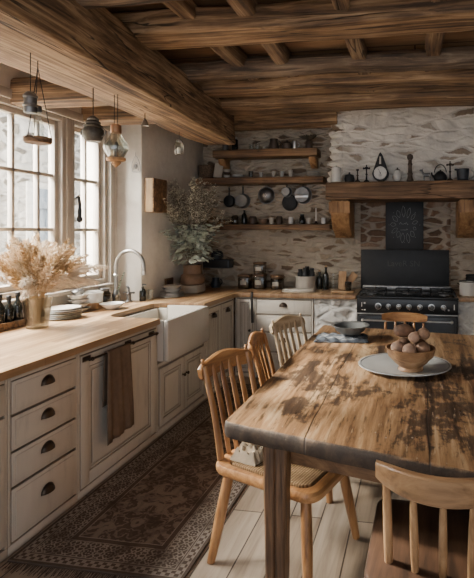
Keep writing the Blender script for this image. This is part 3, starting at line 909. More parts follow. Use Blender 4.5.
for k, (dx0, dx1) in enumerate(((SX0 + 0.02, -0.085), (-0.065, SX1 - 0.02))):
    bm = B(); Md = MX((dx0, SYF + 0.01, 0.13), (1, 0, 0), (0, 0, 1), (0, -1, 0))
    box(bm, 0, dx1 - dx0, 0, 0.585, 0.0, 0.02, 0.006, Md)
    box(bm, 0.06, dx1 - dx0 - 0.06, 0.08, 0.44, 0.0195, 0.024, 0.004, Md)
    d = obj('oven_door', bm, M_black, t, world=True)
    bm = B()
    tube(bm, [(dx0 + 0.03, SYF - 0.05, 0.675), (dx1 - 0.03, SYF - 0.05, 0.675)], 0.011, 12)
    for x in (dx0 + 0.045, dx1 - 0.045):
        tube(bm, [(x, SYF - 0.01, 0.675), (x, SYF - 0.05, 0.675)], 0.009, 8); ball(bm, (x, SYF - 0.05, 0.675), 0.017)
    obj('door_handle', bm, M_steel, d, world=True)
# splashback and flue panel
t = thing('splashback', 'black metal splashback behind the range hob with faint lettering', 'splashback', (-0.12, 5.56, 0.97))
bm = B(); box(bm, -0.622, 0.382, 5.560, 5.577, 0.917, 1.375, 0.005)
M_slate = plain('dull black sheet', (0.016, 0.016, 0.017), 0.5, 0.1, 0.35, 6)
obj('panel', bm, M_slate, t, world=True)
def text_mesh(name, body, size, M, m, parent, depth=0.0006):
    cu = bpy.data.curves.new(name, 'FONT'); cu.body = body; cu.size = size; cu.extrude = depth; cu.align_x = 'CENTER'; cu.align_y = 'CENTER'
    tmp = bpy.data.objects.new('tmp_text', cu); link(tmp)
    dg = bpy.context.evaluated_depsgraph_get(); dg.update()
    me = bpy.data.meshes.new_from_object(tmp.evaluated_get(dg))
    bpy.data.objects.remove(tmp); bpy.data.curves.remove(cu)
    bm = B(); bm.from_mesh(me); bpy.data.meshes.remove(me)
    bmesh.ops.transform(bm, matrix=M, verts=bm.verts)
    return obj(name, bm, m, parent, smooth=False, world=True)
text_mesh('lettering', 'LaveR SN', 0.095, MX((-0.13, 5.5588, 1.215), (1, 0, 0), (0, 0, 1), (0, -1, 0)), M_faint, t)
t = thing('flue_panel', 'tall black flue panel with a chalked leaf wreath above the splashback', 'flue panel', (-0.12, 5.56, 1.38))
bm = B(); box(bm, -0.335, 0.095, 5.548, 5.577, 1.377, 1.925, 0.005)
obj('panel', bm, M_slate, t, world=True)
bm = B()
rl = random.Random(3)
c = V((-0.12, 5.5468, 1.66))
for k in range(13):
    a = 2 * PI * k / 13 + 0.2
    d = V((math.cos(a), 0, math.sin(a))); n_ = V((-d.z, 0, d.x))
    r0, r1 = 0.085 + rl.random() * 0.02, 0.135 + rl.random() * 0.035
    p0, p1 = c + d * r0 * V((1, 1, 1.25)).x, c + V((d.x * r1, 0, d.z * r1 * 1.3))
    m0 = (p0 + p1) / 2
    w_ = 0.016 + rl.random() * 0.008
    tube(bm, bez(p0, m0 + n_ * w_ * 2, p1, 6), 0.0016, 5); tube(bm, bez(p0, m0 - n_ * w_ * 2, p1, 6), 0.0016, 5)
for k in range(8):
    a = 2 * PI * k / 8
    p = c + V((math.cos(a) * 0.175, 0, math.sin(a) * 0.20)); ball(bm, p, 0.004, 1)
obj('leaf_wreath', bm, M_chalk, t, world=True)
bm = B()
def scribble(bm, x0, z0, w_, h_, n, seed):
    q = random.Random(seed)
    pts = [(x0 + w_ * i / n, 5.5468, z0 + h_ * (q.random() if i % 2 else q.random() * 0.3)) for i in range(n + 1)]
    tube(bm, spline(pts, 4), 0.0022, 5)
scribble(bm, -0.175, 1.665, 0.10, 0.03, 9, 1); scribble(bm, -0.165, 1.60, 0.085, 0.03, 6, 4)
obj('chalk_script', bm, M_chalk, t, world=True)

# ------------------------------------------------------------------ mantel on corbels
bm = B()
def hewn(bm, x0, x1, y0, y1, z0, z1, amp=0.006, seed=0.0, n=40, bev=0.012):
    box(bm, x0, x1, y0, y1, z0, z1, bev)
    bmesh.ops.bisect_plane
    L = x1 - x0
    for i in range(1, n):
        bmesh.ops.bisect_plane(bm, geom=bm.verts[:] + bm.edges[:] + bm.faces[:], plane_co=(x0 + L * i / n, 0, 0), plane_no=(1, 0, 0))
    rough(bm, amp, 5.0, seed)
hewn(bm, -0.945, 1.45, 5.03, 5.60, 1.925, 2.112, 0.008, 1.0)
single('mantel_beam', bm, M_mantel, 'thick old oak mantel beam over the range, carried on corbels', 'mantel')
def corbel(x0, x1, label):
    t = thing('mantel_corbel', label, 'corbel', ((x0 + x1) / 2, 5.35, 1.5), group=None)
    bm = B()
    pr = [(5.06, 1.915), (5.585, 1.915), (5.585, 1.515), (5.40, 1.515), (5.33, 1.56), (5.22, 1.60), (5.15, 1.66), (5.10, 1.735), (5.06, 1.80)]
    prism(bm, [(y, z) for y, z in pr], x0, x1, 0.008, MX((0, 0, 0), (0, 1, 0), (0, 0, 1), (1, 0, 0)))
    obj('mantel_shelf_bracket', bm, M_corbel, t, world=True)
    bm = B(); box(bm, x0 - 0.015, x1 + 0.015, 5.05, 5.058, 1.78, 1.905, 0.004)
    obj('face_plate', bm, M_corbel, t, world=True)
corbel(-0.895, -0.70, 'orange-brown oak corbel under the left end of the mantel')
corbel(0.455, 0.66, 'orange-brown oak corbel at the right edge under the mantel')

# ------------------------------------------------------------------ shelves on the back wall
def shelf(name, x0, x1, z0, z1, label, y0=5.36, seed=0.0, blocks=()):
    t = thing(name, label, 'shelf', ((x0 + x1) / 2, 5.5, z0))
    bm = B(); hewn(bm, x0, x1, y0, 5.585, z0, z1, 0.006, seed, 30, 0.008)
    obj('board', bm, M_shelf, t, world=True)
    for (bx, zb) in blocks:
        bm = B(); prism(bm, [(5.40, z0 - 0.008), (5.58, z0 - 0.008), (5.58, zb), (5.53, zb), (5.42, z0 - 0.06)], bx - 0.04, bx + 0.04, 0.006, MX((0, 0, 0), (0, 1, 0), (0, 0, 1), (1, 0, 0)))
        obj('bracket', bm, M_corbel, t, world=True)
S1, S2, S3 = 2.55, 2.225, 1.675         # tops of the three shelves
shelf('wall_shelf', -2.36, -1.10, 2.455, S1 - 0.006, 'topmost thick oak shelf on the stone back wall', seed=2, blocks=((-2.27, 2.34), (-1.17, 2.33)))
shelf('wall_shelf', -2.575, -1.03, 2.145, S2 - 0.006, 'middle oak shelf on the back wall, above the hanging pans', seed=5)
shelf('wall_shelf', -2.33, -0.955, 1.605, S3 - 0.006, 'lowest oak shelf on the back wall, under the hanging pans', seed=9)

# ------------------------------------------------------------------ vessels
def T(x, y, z): return Matrix.Translation((x, y, z))
def vessel(name, label, cat, loc, parts, group=None, rotz=0.0):
    """parts: (part name, profile or builder, material); one part -> a single mesh"""
    if len(parts) == 1:
        bm = B(); p = parts[0][1]
        p(bm) if callable(p) else lathe(bm, p, 24)
        return single(name, bm, parts[0][2], label, cat, loc, group, rotz=rotz)
    t = thing(name, label, cat, loc, rotz, group)
    for (pn, p, m) in parts:
        bm = B()
        p(bm) if callable(p) else lathe(bm, p, 24)
        obj(pn, bm, m, t)
    return t
def cup_prof(r0, r1, h, w=0.004):
    return [(0, 0), (r0, 0), (r0 * 1.02, 0.003), (r1, h), (r1 - w, h), (r0 - w, w + 0.002), (0, w + 0.002)]
def bowl_prof(r, h, foot=0.45, w=0.006):
    pts = [(0, 0), (r * foot, 0), (r * foot, h * 0.1)]
    for i in range(1, 8):
        a = PI / 2 * i / 7
        pts.append((r * foot + (r - r * foot) * math.sin(a), h * 0.1 + h * 0.9 * (1 - math.cos(a))))
    inn = [(max(0, x - w), z + (w if i < 9 else 0)) for i, (x, z) in enumerate(pts[3:])][::-1]
    return pts + [(inn[0][0], pts[-1][1])] + inn[1:] + [(0, h * 0.1 + w)]
def plate_prof(r, h=0.02, w=0.005):
    return [(0, 0), (r * 0.6, 0), (r * 0.66, h * 0.25), (r * 0.97, h * 0.85), (r, h), (r * 0.985, h + w * 0.5), (r * 0.95, h * 0.95 + w * 0.4), (r * 0.64, h * 0.25 + w), (0, w)]
def bottle_prof(r, h, nr=0.35, sh=0.6):
    return [(0, 0), (r * 0.95, 0), (r, h * 0.03), (r, h * sh), (r * 0.85, h * (sh + 0.08)), (r * nr, h * (sh + 0.2)), (r * nr, h * 0.95), (r * nr * 1.25, h * 0.955), (r * nr * 1.25, h), (0, h)]
def jar_prof(r, h):
    return [(0, 0), (r * 0.94, 0), (r, 0.006), (r, h * 0.82), (r * 0.8, h * 0.92), (r * 0.8, h), (0, h)]
def cyl(r, z0, z1, e=0.003):
    return [(0, z0), (r - e, z0), (r, z0 + e), (r, z1 - e), (r - e, z1), (0, z1)]
def loop(bm, c, r, ax, r_t=0.004, a0=0, a1=360, n=16, sy=1.0):
    """ring arc in the plane spanned by ax[0], ax[1]"""
    u, w_ = V(ax[0]), V(ax[1])
    pts = [V(c) + u * math.cos(R(a0 + (a1 - a0) * i / n)) * r + w_ * math.sin(R(a0 + (a1 - a0) * i / n)) * r * sy for i in range(n + 1)]
    tube(bm, pts, r_t, 8)

# --- top shelf
YS = 5.47
for i, (x, lab) in enumerate(((-2.245, 'tall slim bottle with silver shine, leftmost on the top shelf'), (-2.125, 'tall slim bottle with silver shine, second on the top shelf'))):
    vessel('glass_bottle', lab, 'bottle', (x, YS, S1), [('body', cyl(0.036, 0, 0.135, 0.006), M_dbottle if i else M_dsteel), ('cap', cyl(0.026, 0.1355, 0.165), M_steel)])
for i, (x, lab) in enumerate(((-1.92, 'left small clear glass on the top shelf'), (-1.845, 'middle small clear glass on the top shelf'))):
    vessel('drinking_glass', lab, 'glass', (x, YS, S1), [('body', cup_prof(0.028, 0.033, 0.075), M_glass)])
vessel('small_pot', 'tiny white pot on the top shelf beside the dark jug', 'pot', (-1.755, YS, S1), [('body', [(0, 0), (0.022, 0), (0.028, 0.018), (0.018, 0.04), (0, 0.042)], M_cream)])
vessel('stoneware_jug', 'dark brown tapered jug on the top shelf', 'jug', (-1.645, YS, S1), [('body', [(0, 0), (0.062, 0), (0.066, 0.01), (0.045, 0.10), (0.048, 0.125), (0.042, 0.125), (0.038, 0.10), (0, 0.09)], M_brown), ('handle', lambda bm: loop(bm, (0.052, 0, 0.07), 0.033, ((1, 0, 0), (0, 0, 1)), 0.006, -80, 80), M_brown)])
vessel('lidded_pot', 'dark squat lidded pot on the top shelf right of the dark jug', 'pot', (-1.485, YS, S1), [('body', [(0, 0), (0.05, 0), (0.062, 0.03), (0.058, 0.065), (0, 0.066)], M_brown), ('lid', [(0, 0.067), (0.058, 0.067), (0.04, 0.085), (0.012, 0.09), (0.014, 0.105), (0, 0.107)], M_brown)])
vessel('metal_mug', 'shiny silver mug on the top shelf', 'mug', (-1.385, YS - 0.03, S1), [('body', cup_prof(0.030, 0.032, 0.085), M_steel), ('handle', lambda bm: loop(bm, (0.033, 0, 0.043), 0.024, ((1, 0, 0), (0, 0, 1)), 0.004, -85, 85), M_steel)])
# dark dried bunch standing at the right end of the top shelf
t = thing('dried_bunch', 'dark dried leaf bunch in a jar at the right end of the top shelf', 'dried plant', (-1.22, YS, S1))
bm = B(); lathe(bm, jar_prof(0.042, 0.10), 18); obj('jar', bm, M_brown, t)
bm = B(); rr = random.Random(5)
for k in range(70):
    a, e = rr.random() * 2 * PI, 0.3 + rr.random() * 1.1
    L = 0.10 + rr.random() * 0.11
    d = V((math.cos(a) * math.cos(e), math.sin(a) * math.cos(e) * 0.5, math.sin(e)))
    p0 = V((0, 0, 0.101)); p1 = p0 + d * L; p1.x = min(p1.x, 0.09); p1.z = min(p1.z, 0.16); p1.y = min(p1.y, 0.06)
    s_ = d.cross(V((0.3, 1, 0.2))).normalized() * 0.013
    m0 = (p0 + p1) / 2
    vs = [bm.verts.new(q) for q in (p0, m0 + s_, p1, m0 - s_)]
    bm.faces.new(vs)
obj('leaves', bm, plain('dark dried leaf', (0.05, 0.04, 0.025), 0.8, 0, 0.4, 30), t)

# --- middle shelf
vessel('wicker_basket', 'brown wicker basket at the left end of the middle shelf', 'basket', (-2.485, YS, S2), [
    ('body', [(0, 0), (0.075, 0), (0.085, 0.01), (0.098, 0.14), (0.103, 0.15), (0.096, 0.155), (0.09, 0.145), (0.078, 0.012), (0, 0.01)], M_wicker)])
bm = B()
for k, (dx, rz) in enumerate(((-0.0, 0.15),)):
    box(bm, -0.05, 0.05, -0.004, 0.004, 0.0, 0.17, 0.002, Matrix.Rotation(rz, 4, 'Y'))
single('paper_card', bm, M_paper, 'pale folded paper leaning beside the wicker basket on the middle shelf', 'paper', (-2.335, YS - 0.03, S2 + 0.004), rotz=0.5)
for k in range(3):
    vessel('nested_bowl', ('bottom', 'middle', 'top')[k] + ' bowl of the small cream stack on the middle shelf', 'bowl', (-2.225, YS, S2 + k * 0.034), [('body', [(0, 0), (0.022, 0), (0.045, 0.033), (0.042, 0.033), (0.02, 0.006), (0, 0.006)], M_cream if k != 1 else M_brown)], 'stacked cream bowls')
vessel('shallow_dish', 'shallow grey dish on the middle shelf right of the bowl stack', 'dish', (-2.08, YS, S2), [('body', bowl_prof(0.07, 0.035, 0.6), M_greyplate)])
cups = [(-1.925, 0.029, 0.075, M_dglass, 'dark patterned tumbler on the middle shelf, leftmost of the tumblers'), (-1.80, 0.026, 0.06, M_greyplate, 'small grey beaker, second of the tumblers on the middle shelf'),
        (-1.645, 0.025, 0.07, M_cream, 'narrow cream beaker, third of the tumblers on the middle shelf'), (-1.545, 0.027, 0.068, M_greyplate, 'grey beaker, fourth of the tumblers on the middle shelf'), (-1.44, 0.026, 0.078, M_cream, 'tall cream beaker, rightmost of the tumblers on the middle shelf')]
for x, r, h, m, lab in cups:
    vessel('tumbler', lab, 'tumbler', (x, YS, S2), [('body', cup_prof(r * 0.78, r, h), m)])
for k in range(4):
    vessel('small_plate', ('bottom', 'second', 'third', 'top')[k] + ' plate of the short stack at the right end of the middle shelf', 'plate', (-1.17, YS, S2 + k * 0.0135), [('body', plate_prof(0.085 - 0.004 * k, 0.013, 0.004), M_greyplate if k % 2 else M_cream)], 'plates on the middle shelf')

# --- pans hanging between middle and lowest shelf
def pan(name, label, x, z, r, d, m, hang=0.11, yb=5.575, lean=0.0, cat='pan'):
    t = thing(name, label, cat, (x, yb, z), 0)
    Mp = Matrix.Rotation(lean, 4, 'Z') @ MX((0, -0.005, 0), (1, 0, 0), (0, 0, 1), (0, -1, 0))
    bm = B()
    lathe(bm, [(0, d), (r * 0.86, d), (r * 0.92, d * 0.93), (r, 0), (r + 0.006, 0), (r + 0.006, -0.003), (r * 0.98, -0.003), (r * 0.88, d * 0.88), (0, d - 0.004)], 28, Mp, cap=False)
    obj('bowl', bm, m, t)
    bm = B()
    tube(bm, [(0, -0.008, r + 0.004), (0, -0.010, r + hang * 0.6), (0, -0.010, r + hang)], [0.010, 0.008, 0.010], 8, flat=(1.0, 0.45))
    obj('handle', bm, M_blackm, t)
    bm = B(); loop(bm, (0, -0.010, r + hang + 0.008), 0.009, ((1, 0, 0), (0, 0, 1)), 0.003); obj('hanging_loop', bm, M_blackm, t)
    return t
pan('frying_pan', 'small dark pan, leftmost of the pans hanging on the back wall', -2.235, 1.955, 0.068, 0.035, M_blackm, 0.09)
pan('steel_saucepan', 'shiny steel saucepan hanging second from left on the back wall', -2.06, 1.955, 0.085, 0.075, M_dsteel, 0.085)
# colander
t = thing('colander', 'round pierced metal colander hanging in the middle of the back wall', 'colander', (-1.765, 5.575, 2.02))
Mp = MX((0, -0.012, 0), (1, 0, 0), (0, 0, 1), (0, -1, 0))
bm = B(); lathe(bm, [(0, 0.055), (0.05, 0.05), (0.085, 0.025), (0.098, 0), (0.106, 0), (0.106, -0.004), (0.095, -0.004), (0.08, 0.02), (0.048, 0.045), (0, 0.05)], 28, Mp, cap=False)
obj('bowl', bm, M_dsteel, t)
bm = B()
for ring_, n in ((0.02, 5), (0.04, 9), (0.06, 14)):
    for k in range(n):
        a = 2 * PI * k / n
        zz = 0.0545 - 0.02 * (ring_ / 0.06) ** 2.2
        ball(bm, Mp @ V((ring_ * math.cos(a), ring_ * math.sin(a), zz)), 0.0055, 1, (1, 0.4, 1))
o = obj('hole_light_dots', bm, plain('pale light through holes', (0.55, 0.53, 0.48), 0.5), t); o['kind'] = 'stuff'  # pale beads painted as light showing through the holes
bm = B(); loop(bm, (0, -0.012, 0.112), 0.016, ((1, 0, 0), (0, 0, 1)), 0.004); obj('hanging_loop', bm, M_dsteel, t)
t = pan('skillet', 'dark round skillet hanging below the two right-hand pans', -1.475, 1.93, 0.092, 0.03, M_blackm, 0.05)
pan('small_saucepan', 'small dark saucepan with pale inside hanging above the skillet', -1.50, 2.055, 0.058, 0.06, M_dsteel, 0.012, 5.525)
t = pan('large_saucepan', 'large steel saucepan with an added reflection strip, rightmost of the hanging pans', -1.30, 2.015, 0.10, 0.085, M_dsteel, 0.005, 5.525)
bm = B(); box(bm, -0.075, 0.075, -0.099, -0.0905, -0.035, 0.0, 0.003); obj('reflection_strip', bm, M_steel, t)  # steel strip added to mimic a white reflection on the pan

# --- lowest shelf
YS3 = 5.46
low = [('jar', -2.12, jar_prof(0.042, 0.105), M_dglass, 'squat dark glass jar, leftmost on the lowest shelf'),
       ('bottle', -2.005, bottle_prof(0.032, 0.165), M_dbottle, 'dark slim bottle on the lowest shelf beside the squat jar'),
       ('jar', -1.90, jar_prof(0.048, 0.09), M_brown, 'round dark brown pot, third on the lowest shelf'),
       ('bowl', -1.77, bowl_prof(0.055, 0.06, 0.6), M_terra, 'reddish brown bowl in the middle of the lowest shelf'),
       ('beaker', -1.67, cup_prof(0.024, 0.029, 0.075), M_cream, 'cream beaker just right of the reddish bowl on the lowest shelf'),
       ('jar', -1.575, jar_prof(0.038, 0.09), M_brown, 'dark brown jar between two cream cups on the lowest shelf'),
       ('beaker', -1.435, cup_prof(0.027, 0.031, 0.08), M_white, 'white cup in the right half of the lowest shelf'),
       ('bottle', -1.30, bottle_prof(0.036, 0.11, 0.6, 0.55), M_dbottle, 'short dark bottle right of the white cup on the lowest shelf'),
       ('beaker', -1.222, cup_prof(0.026, 0.031, 0.07), M_cream, 'cream cup beside the tall pale candle on the lowest shelf'),
       ('beaker', -1.045, cup_prof(0.027, 0.032, 0.07), M_white, 'white cup at the right end of the lowest shelf')]
for nm, x, pr, m, lab in low:
    vessel({'jar': 'storage_jar', 'bottle': 'small_bottle', 'bowl': 'serving_bowl', 'beaker': 'shelf_cup'}[nm], lab, nm, (x, YS3, S3), [('body', pr, m)])
vessel('taper_candle', 'tall slim pale candle near the right end of the lowest shelf', 'candle', (-1.135, YS3, S3), [('holder', [(0, 0), (0.026, 0), (0.028, 0.006), (0.012, 0.014), (0.012, 0.03), (0, 0.03)], M_bronze), ('wax', [(0, 0.0305), (0.009, 0.0305), (0.008, 0.185), (0, 0.19)], M_white)])
bm = B(); box(bm, -0.075, 0.075, -0.06, 0.06, 0, 0.03, 0.004); box(bm, -0.065, 0.07, -0.055, 0.06, 0.0301, 0.055, 0.004)
single('wooden_tray', bm, M_shelf, 'low dark wooden box at the left end of the lowest shelf', 'box', (-2.25, YS3, S3))

# ------------------------------------------------------------------ on the mantel
ZM, YM = 2.121, 5.14
vessel('enamel_jug', 'white enamel coffee jug with spout at the left end of the mantel', 'jug', (-0.845, YM, ZM), [
    ('body', [(0, 0), (0.058, 0), (0.06, 0.006), (0.05, 0.12), (0.052, 0.155), (0.046, 0.155), (0.044, 0.12), (0, 0.11)], M_white),
    ('lid', [(0, 0.1555), (0.046, 0.1555), (0.03, 0.166), (0.008, 0.17), (0.01, 0.185), (0, 0.187)], M_white),
    ('spout', lambda bm: tube(bm, [(0.05, 0, 0.05), (0.075, 0, 0.09), (0.092, 0, 0.135)], [0.016, 0.011, 0.008], 10), M_white)])
vessel('round_tin', 'dark rounded pot beside the white jug on the mantel', 'pot', (-0.70, YM, ZM), [('body', [(0, 0), (0.05, 0), (0.057, 0.03), (0.045, 0.075), (0.0, 0.088)], M_blackm), ('lid_knob', [(0, 0.088), (0.008, 0.088), (0.011, 0.10), (0, 0.105)], M_blackm)])
def candlestick(x, h, m, label, kind=0):
    pr = [(0, 0), (0.028, 0), (0.03, 0.006), (0.010, 0.02), (0.007, h * 0.45), (0.014, h * 0.5), (0.007, h * 0.56), (0.007, h * 0.86), (0.016, h * 0.9), (0.016, h), (0, h)]
    parts = [('stem', pr, m)]
    if kind == 1: parts.append(('cross_bar', lambda bm: (tube(bm, [(-0.03, 0, h * 0.92), (0.03, 0, h * 0.92)], 0.007, 8), ball(bm, (-0.03, 0, h * 0.92), 0.011), ball(bm, (0.03, 0, h * 0.92), 0.011), tube(bm, [(0, 0, h), (0, 0, h + 0.025)], 0.006, 8)), m))
    vessel('candlestick', label, 'candlestick', (x, YM, ZM), parts)
candlestick(-0.612, 0.135, M_bronze, 'short thin dark candlestick left of the cross-topped one on the mantel')
candlestick(-0.515, 0.155, M_blackm, 'dark candlestick with a cross-shaped top on the mantel', 1)
candlestick(0.362, 0.175, M_bronze, 'thin dark candlestick between kettle and dark pot on the mantel', 1)
# dial scale: pear-shaped black case with round white dial
t = thing('kitchen_scale', 'pear-shaped black hanging scale with round white dial on the mantel', 'scale', (-0.365, YM + 0.02, ZM), R(-3))
def pear(s_):
    out = []
    for i in range(40):
        a = 2 * PI * i / 40
        x = 0.088 * math.sin(a) * s_; z = -0.088 * math.cos(a) * s_
        if z > 0:
            k = z / (0.088 * s_)
            z = k * 0.22 * s_ if s_ > 0.9 else k * 0.195
            x *= (1 - 0.62 * k ** 0.8)
            if k > 0.93: x = x
        out.append((x, z + 0.09))
    return out
bm = B(); prism(bm, pear(1.0), -0.03, 0.03, 0.006, MX((0, 0, 0), (1, 0, 0), (0, 0, 1), (0, -1, 0)))
obj('case', bm, M_blackm, t)
bm = B(); lathe(bm, [(0, 0), (0.069, 0), (0.069, 0.004), (0, 0.0041)], 28, MX((0, -0.0305, 0.09), (1, 0, 0), (0, 0, 1), (0, -1, 0)))
dial = obj('dial', bm, M_white, t)
bm = B()
for k in range(24):
    a = 2 * PI * k / 24; L = 0.012 if k % 6 == 0 else 0.006
    d = V((math.sin(a), 0, math.cos(a)))
    c0 = V((0, -0.0352, 0.09))
    tube(bm, [c0 + d * 0.064, c0 + d * (0.064 - L)], 0.0014, 5)
o = obj('graduation', bm, M_blackm, dial); o['kind'] = 'stuff'
bm = B(); tube(bm, [(0.008, -0.037, 0.075), (-0.022, -0.037, 0.135)], [0.0025, 0.0015], 6); ball(bm, (0, -0.037, 0.09), 0.006); obj('needle', bm, M_blackm, dial)
bm = B(); lathe(bm, [(0, 0), (0.017, 0), (0.017, 0.004), (0, 0.0041)], 18, MX((0, -0.0355, 0.066), (1, 0, 0), (0, 0, 1), (0, -1, 0))); obj('sub_dial', bm, M_greyplate, dial)
bm = B()
prism(bm, [(-0.011, 0.185), (0.011, 0.185), (0.008, 0.265), (-0.008, 0.265)], 0.0305, 0.034, 0.002, MX((0, 0, 0), (1, 0, 0), (0, 0, 1), (0, -1, 0)))
obj('neck_plate', bm, M_cream, t)
vessel('ginger_jar', 'small white lidded jar right of the scale on the mantel', 'jar', (-0.185, YM, ZM), [
    ('body', [(0, 0), (0.03, 0), (0.044, 0.035), (0.046, 0.07), (0.03, 0.105), (0.03, 0.112), (0, 0.112)], M_white),
    ('lid', [(0, 0.1125), (0.032, 0.1125), (0.022, 0.124), (0.007, 0.128), (0.009, 0.142), (0, 0.145)], M_brown)])
h = 0.285
vessel('pepper_mill', 'tall turned dark wooden pepper mill near the middle of the mantel', 'pepper mill', (-0.052, YM, ZM), [
    ('body', [(0, 0), (0.036, 0), (0.038, 0.01), (0.028, 0.03), (0.024, 0.06), (0.030, 0.075), (0.022, 0.09), (0.019, 0.16), (0.026, 0.175), (0.019, 0.19), (0.018, 0.22), (0, 0.222)], M_brown),
    ('head', [(0, 0.2225), (0.022, 0.2225), (0.033, 0.245), (0.030, 0.27), (0.012, 0.282), (0, 0.285)], M_brown)])
# small standing goat-like figurine
t = thing('animal_figurine', 'small dark animal figurine with raised head on the mantel left of the kettle', 'figurine', (0.125, YM, ZM))
bm = B()
tube(bm, spline([(-0.035, 0, 0.062), (0.0, 0, 0.06), (0.035, 0, 0.062)]), [0.012] + [0.02] * 11 + [0.013], 10)
for x in (-0.03, 0.032):
    for y in (-0.011, 0.011):
        tube(bm, [(x, y, 0.055), (x, y, 0.0)], [0.009, 0.006], 7)
tube(bm, spline([(-0.032, 0, 0.065), (-0.048, 0, 0.09), (-0.052, 0, 0.105)]), [0.012] * 6 + [0.009] * 7, 8)
ball(bm, (-0.062, 0, 0.108), 0.013, 2, (1.5, 0.8, 0.8))
tube(bm, [(-0.05, 0.006, 0.115), (-0.04, 0.010, 0.128)], [0.004, 0.001], 5); tube(bm, [(-0.05, -0.006, 0.115), (-0.04, -0.010, 0.128)], [0.004, 0.001], 5)
tube(bm, [(0.04, 0, 0.065), (0.05, 0, 0.05)], [0.004, 0.002], 5)
obj('animal_body', bm, M_dsteel, t)
vessel('black_kettle', 'black kettle with an arched handle on the mantel', 'kettle', (0.262, YM, ZM), [
    ('body', [(0, 0), (0.06, 0), (0.07, 0.02), (0.066, 0.05), (0.04, 0.082), (0, 0.085)], M_blackm),
    ('lid', [(0, 0.0855), (0.036, 0.0855), (0.024, 0.095), (0.007, 0.098), (0.01, 0.11), (0, 0.112)], M_blackm),
    ('spout', lambda bm: tube(bm, spline([(-0.06, 0, 0.035), (-0.082, 0, 0.055), (-0.09, 0, 0.085)]), [0.014] * 5 + [0.008] * 8, 8), M_blackm),
    ('handle', lambda bm: loop(bm, (0, 0, 0.07), 0.062, ((1, 0, 0), (0, 0, 1)), 0.005, 8, 172, 18, 1.55), M_blackm)])
vessel('dark_saucepot', 'dark blue-black pot with a side handle at the right end of the mantel', 'pot', (0.492, YM, ZM), [
    ('body', cup_prof(0.055, 0.066, 0.115, 0.005), M_navy),
    ('handle', lambda bm: loop(bm, (0.068, 0, 0.06), 0.045, ((1, 0, 0), (0, 0, 1)), 0.007, -75, 75), M_greyplate),
    ('lip', lambda bm: tube(bm, [(-0.055, 0, 0.108), (-0.085, 0, 0.112)], [0.014, 0.008], 8), M_navy)])

# ------------------------------------------------------------------ back worktop
ZT = 0.9215
def canister(x, y, z, w_, h, label, square=True):
    t = thing('storage_canister', label, 'canister', (x, y, z))
    bm = B()
    if square: box(bm, -w_, w_, -w_, w_, 0.0, h * 0.82, 0.01)
    else: lathe(bm, cyl(w_, 0, h * 0.78, 0.008), 26)
    obj('jar_body', bm, M_dglass if square else M_dglass, t)
    bm = B()
    if square:
        box(bm, -w_ * 0.86, w_ * 0.86, -w_ * 0.86, w_ * 0.86, 0.006, h * 0.55, 0.008)
    else: lathe(bm, cyl(w_ * 0.9, 0.006, h * 0.5, 0.008), 26)
    obj('contents', bm, plain('dry beans', (0.16, 0.11, 0.07), 0.8, 0, 0.5, 60, 0.5), t)
    bm = B()
    if square: box(bm, -w_ * 1.04, w_ * 1.04, -w_ * 1.04, w_ * 1.04, h * 0.825, h, 0.006)
    else: lathe(bm, cyl(w_ * 1.04, h * 0.785, h, 0.006), 26)
    obj('lid', bm, M_shelf, t)
    bm = B()
    if square: box(bm, -w_ * 0.55, w_ * 0.55, -w_ - 0.003, -w_ - 0.0005, h * 0.28, h * 0.6, 0.001)
    else: box(bm, -w_ * 0.45, w_ * 0.45, -w_ - 0.004, -w_ * 0.9, h * 0.25, h * 0.55, 0.001)
    obj('paper_label', bm, M_paper, t)
canister(-1.965, 5.38, ZT, 0.066, 0.165, 'square dark-lidded canister, leftmost of the canisters on the back worktop')
canister(-1.785, 5.38, ZT, 0.066, 0.172, 'square canister under another, at the foot of the canister stack')
canister(-1.785, 5.38, ZT + 0.1725, 0.060, 0.135, 'square canister stacked on top of another on the back worktop')
canister(-1.575, 5.38, ZT, 0.078, 0.16, 'wide round dark-lidded canister right of the canister stack', False)
vessel('stoneware_crock', 'low white crock holding dark pots on the back worktop', 'crock', (-1.24, 5.40, ZT), [('body', [(0, 0), (0.112, 0), (0.118, 0.008), (0.118, 0.145), (0.122, 0.15), (0.116, 0.155), (0.108, 0.148), (0.106, 0.012), (0, 0.01)], M_cream)])
for k, (dx, dy, r, hh) in enumerate(((-0.067, 0.0, 0.033, 0.215), (0.0, -0.04, 0.033, 0.235), (0.067, 0.008, 0.033, 0.225), (0.0, 0.055, 0.033, 0.245))):
    vessel('dark_jar', ('leftmost', 'front middle', 'rightmost', 'rear')[k] + ' of the dark jars standing inside the low white crock', 'jar', (-1.24 + dx, 5.40 + dy, ZT + 0.0145), [('body', [(0, 0), (r * 0.9, 0), (r, 0.01), (r, hh * 0.8), (r * 0.7, hh * 0.86), (r * 0.75, hh), (0, hh)], M_blackm)], 'dark jars in the crock')
for k in range(2):
    bm = B()
    z0_ = k * 0.0165
    prism(bm, [(0.19 * math.cos(2 * PI * i / 30) * (1 - 0.05 * k), 0.085 * math.sin(2 * PI * i / 30) * (1 - 0.05 * k)) for i in range(30)], 0, 0.016, 0.004)
    single('serving_board', bm, M_paper if k == 0 else M_cream, ('lower' if k == 0 else 'upper') + ' pale oval serving board in front of the low white crock', 'board', (-1.27, 5.16, ZT + z0_))
for k, (x, hh, r, lab) in enumerate(((-1.085, 0.20, 0.032, 'dark bottle right of the white crock, leftmost of the bottle pair'), (-1.01, 0.255, 0.034, 'tallest dark bottle on the back worktop'))):
    vessel('oil_bottle', lab, 'bottle', (x, 5.42, ZT), [('body', bottle_prof(r, hh, 0.38, 0.6), M_dbottle), ('stopper', [(0, hh + 0.0005), (r * 0.33, hh + 0.0005), (r * 0.36, hh + 0.02), (0, hh + 0.022)], M_board)])
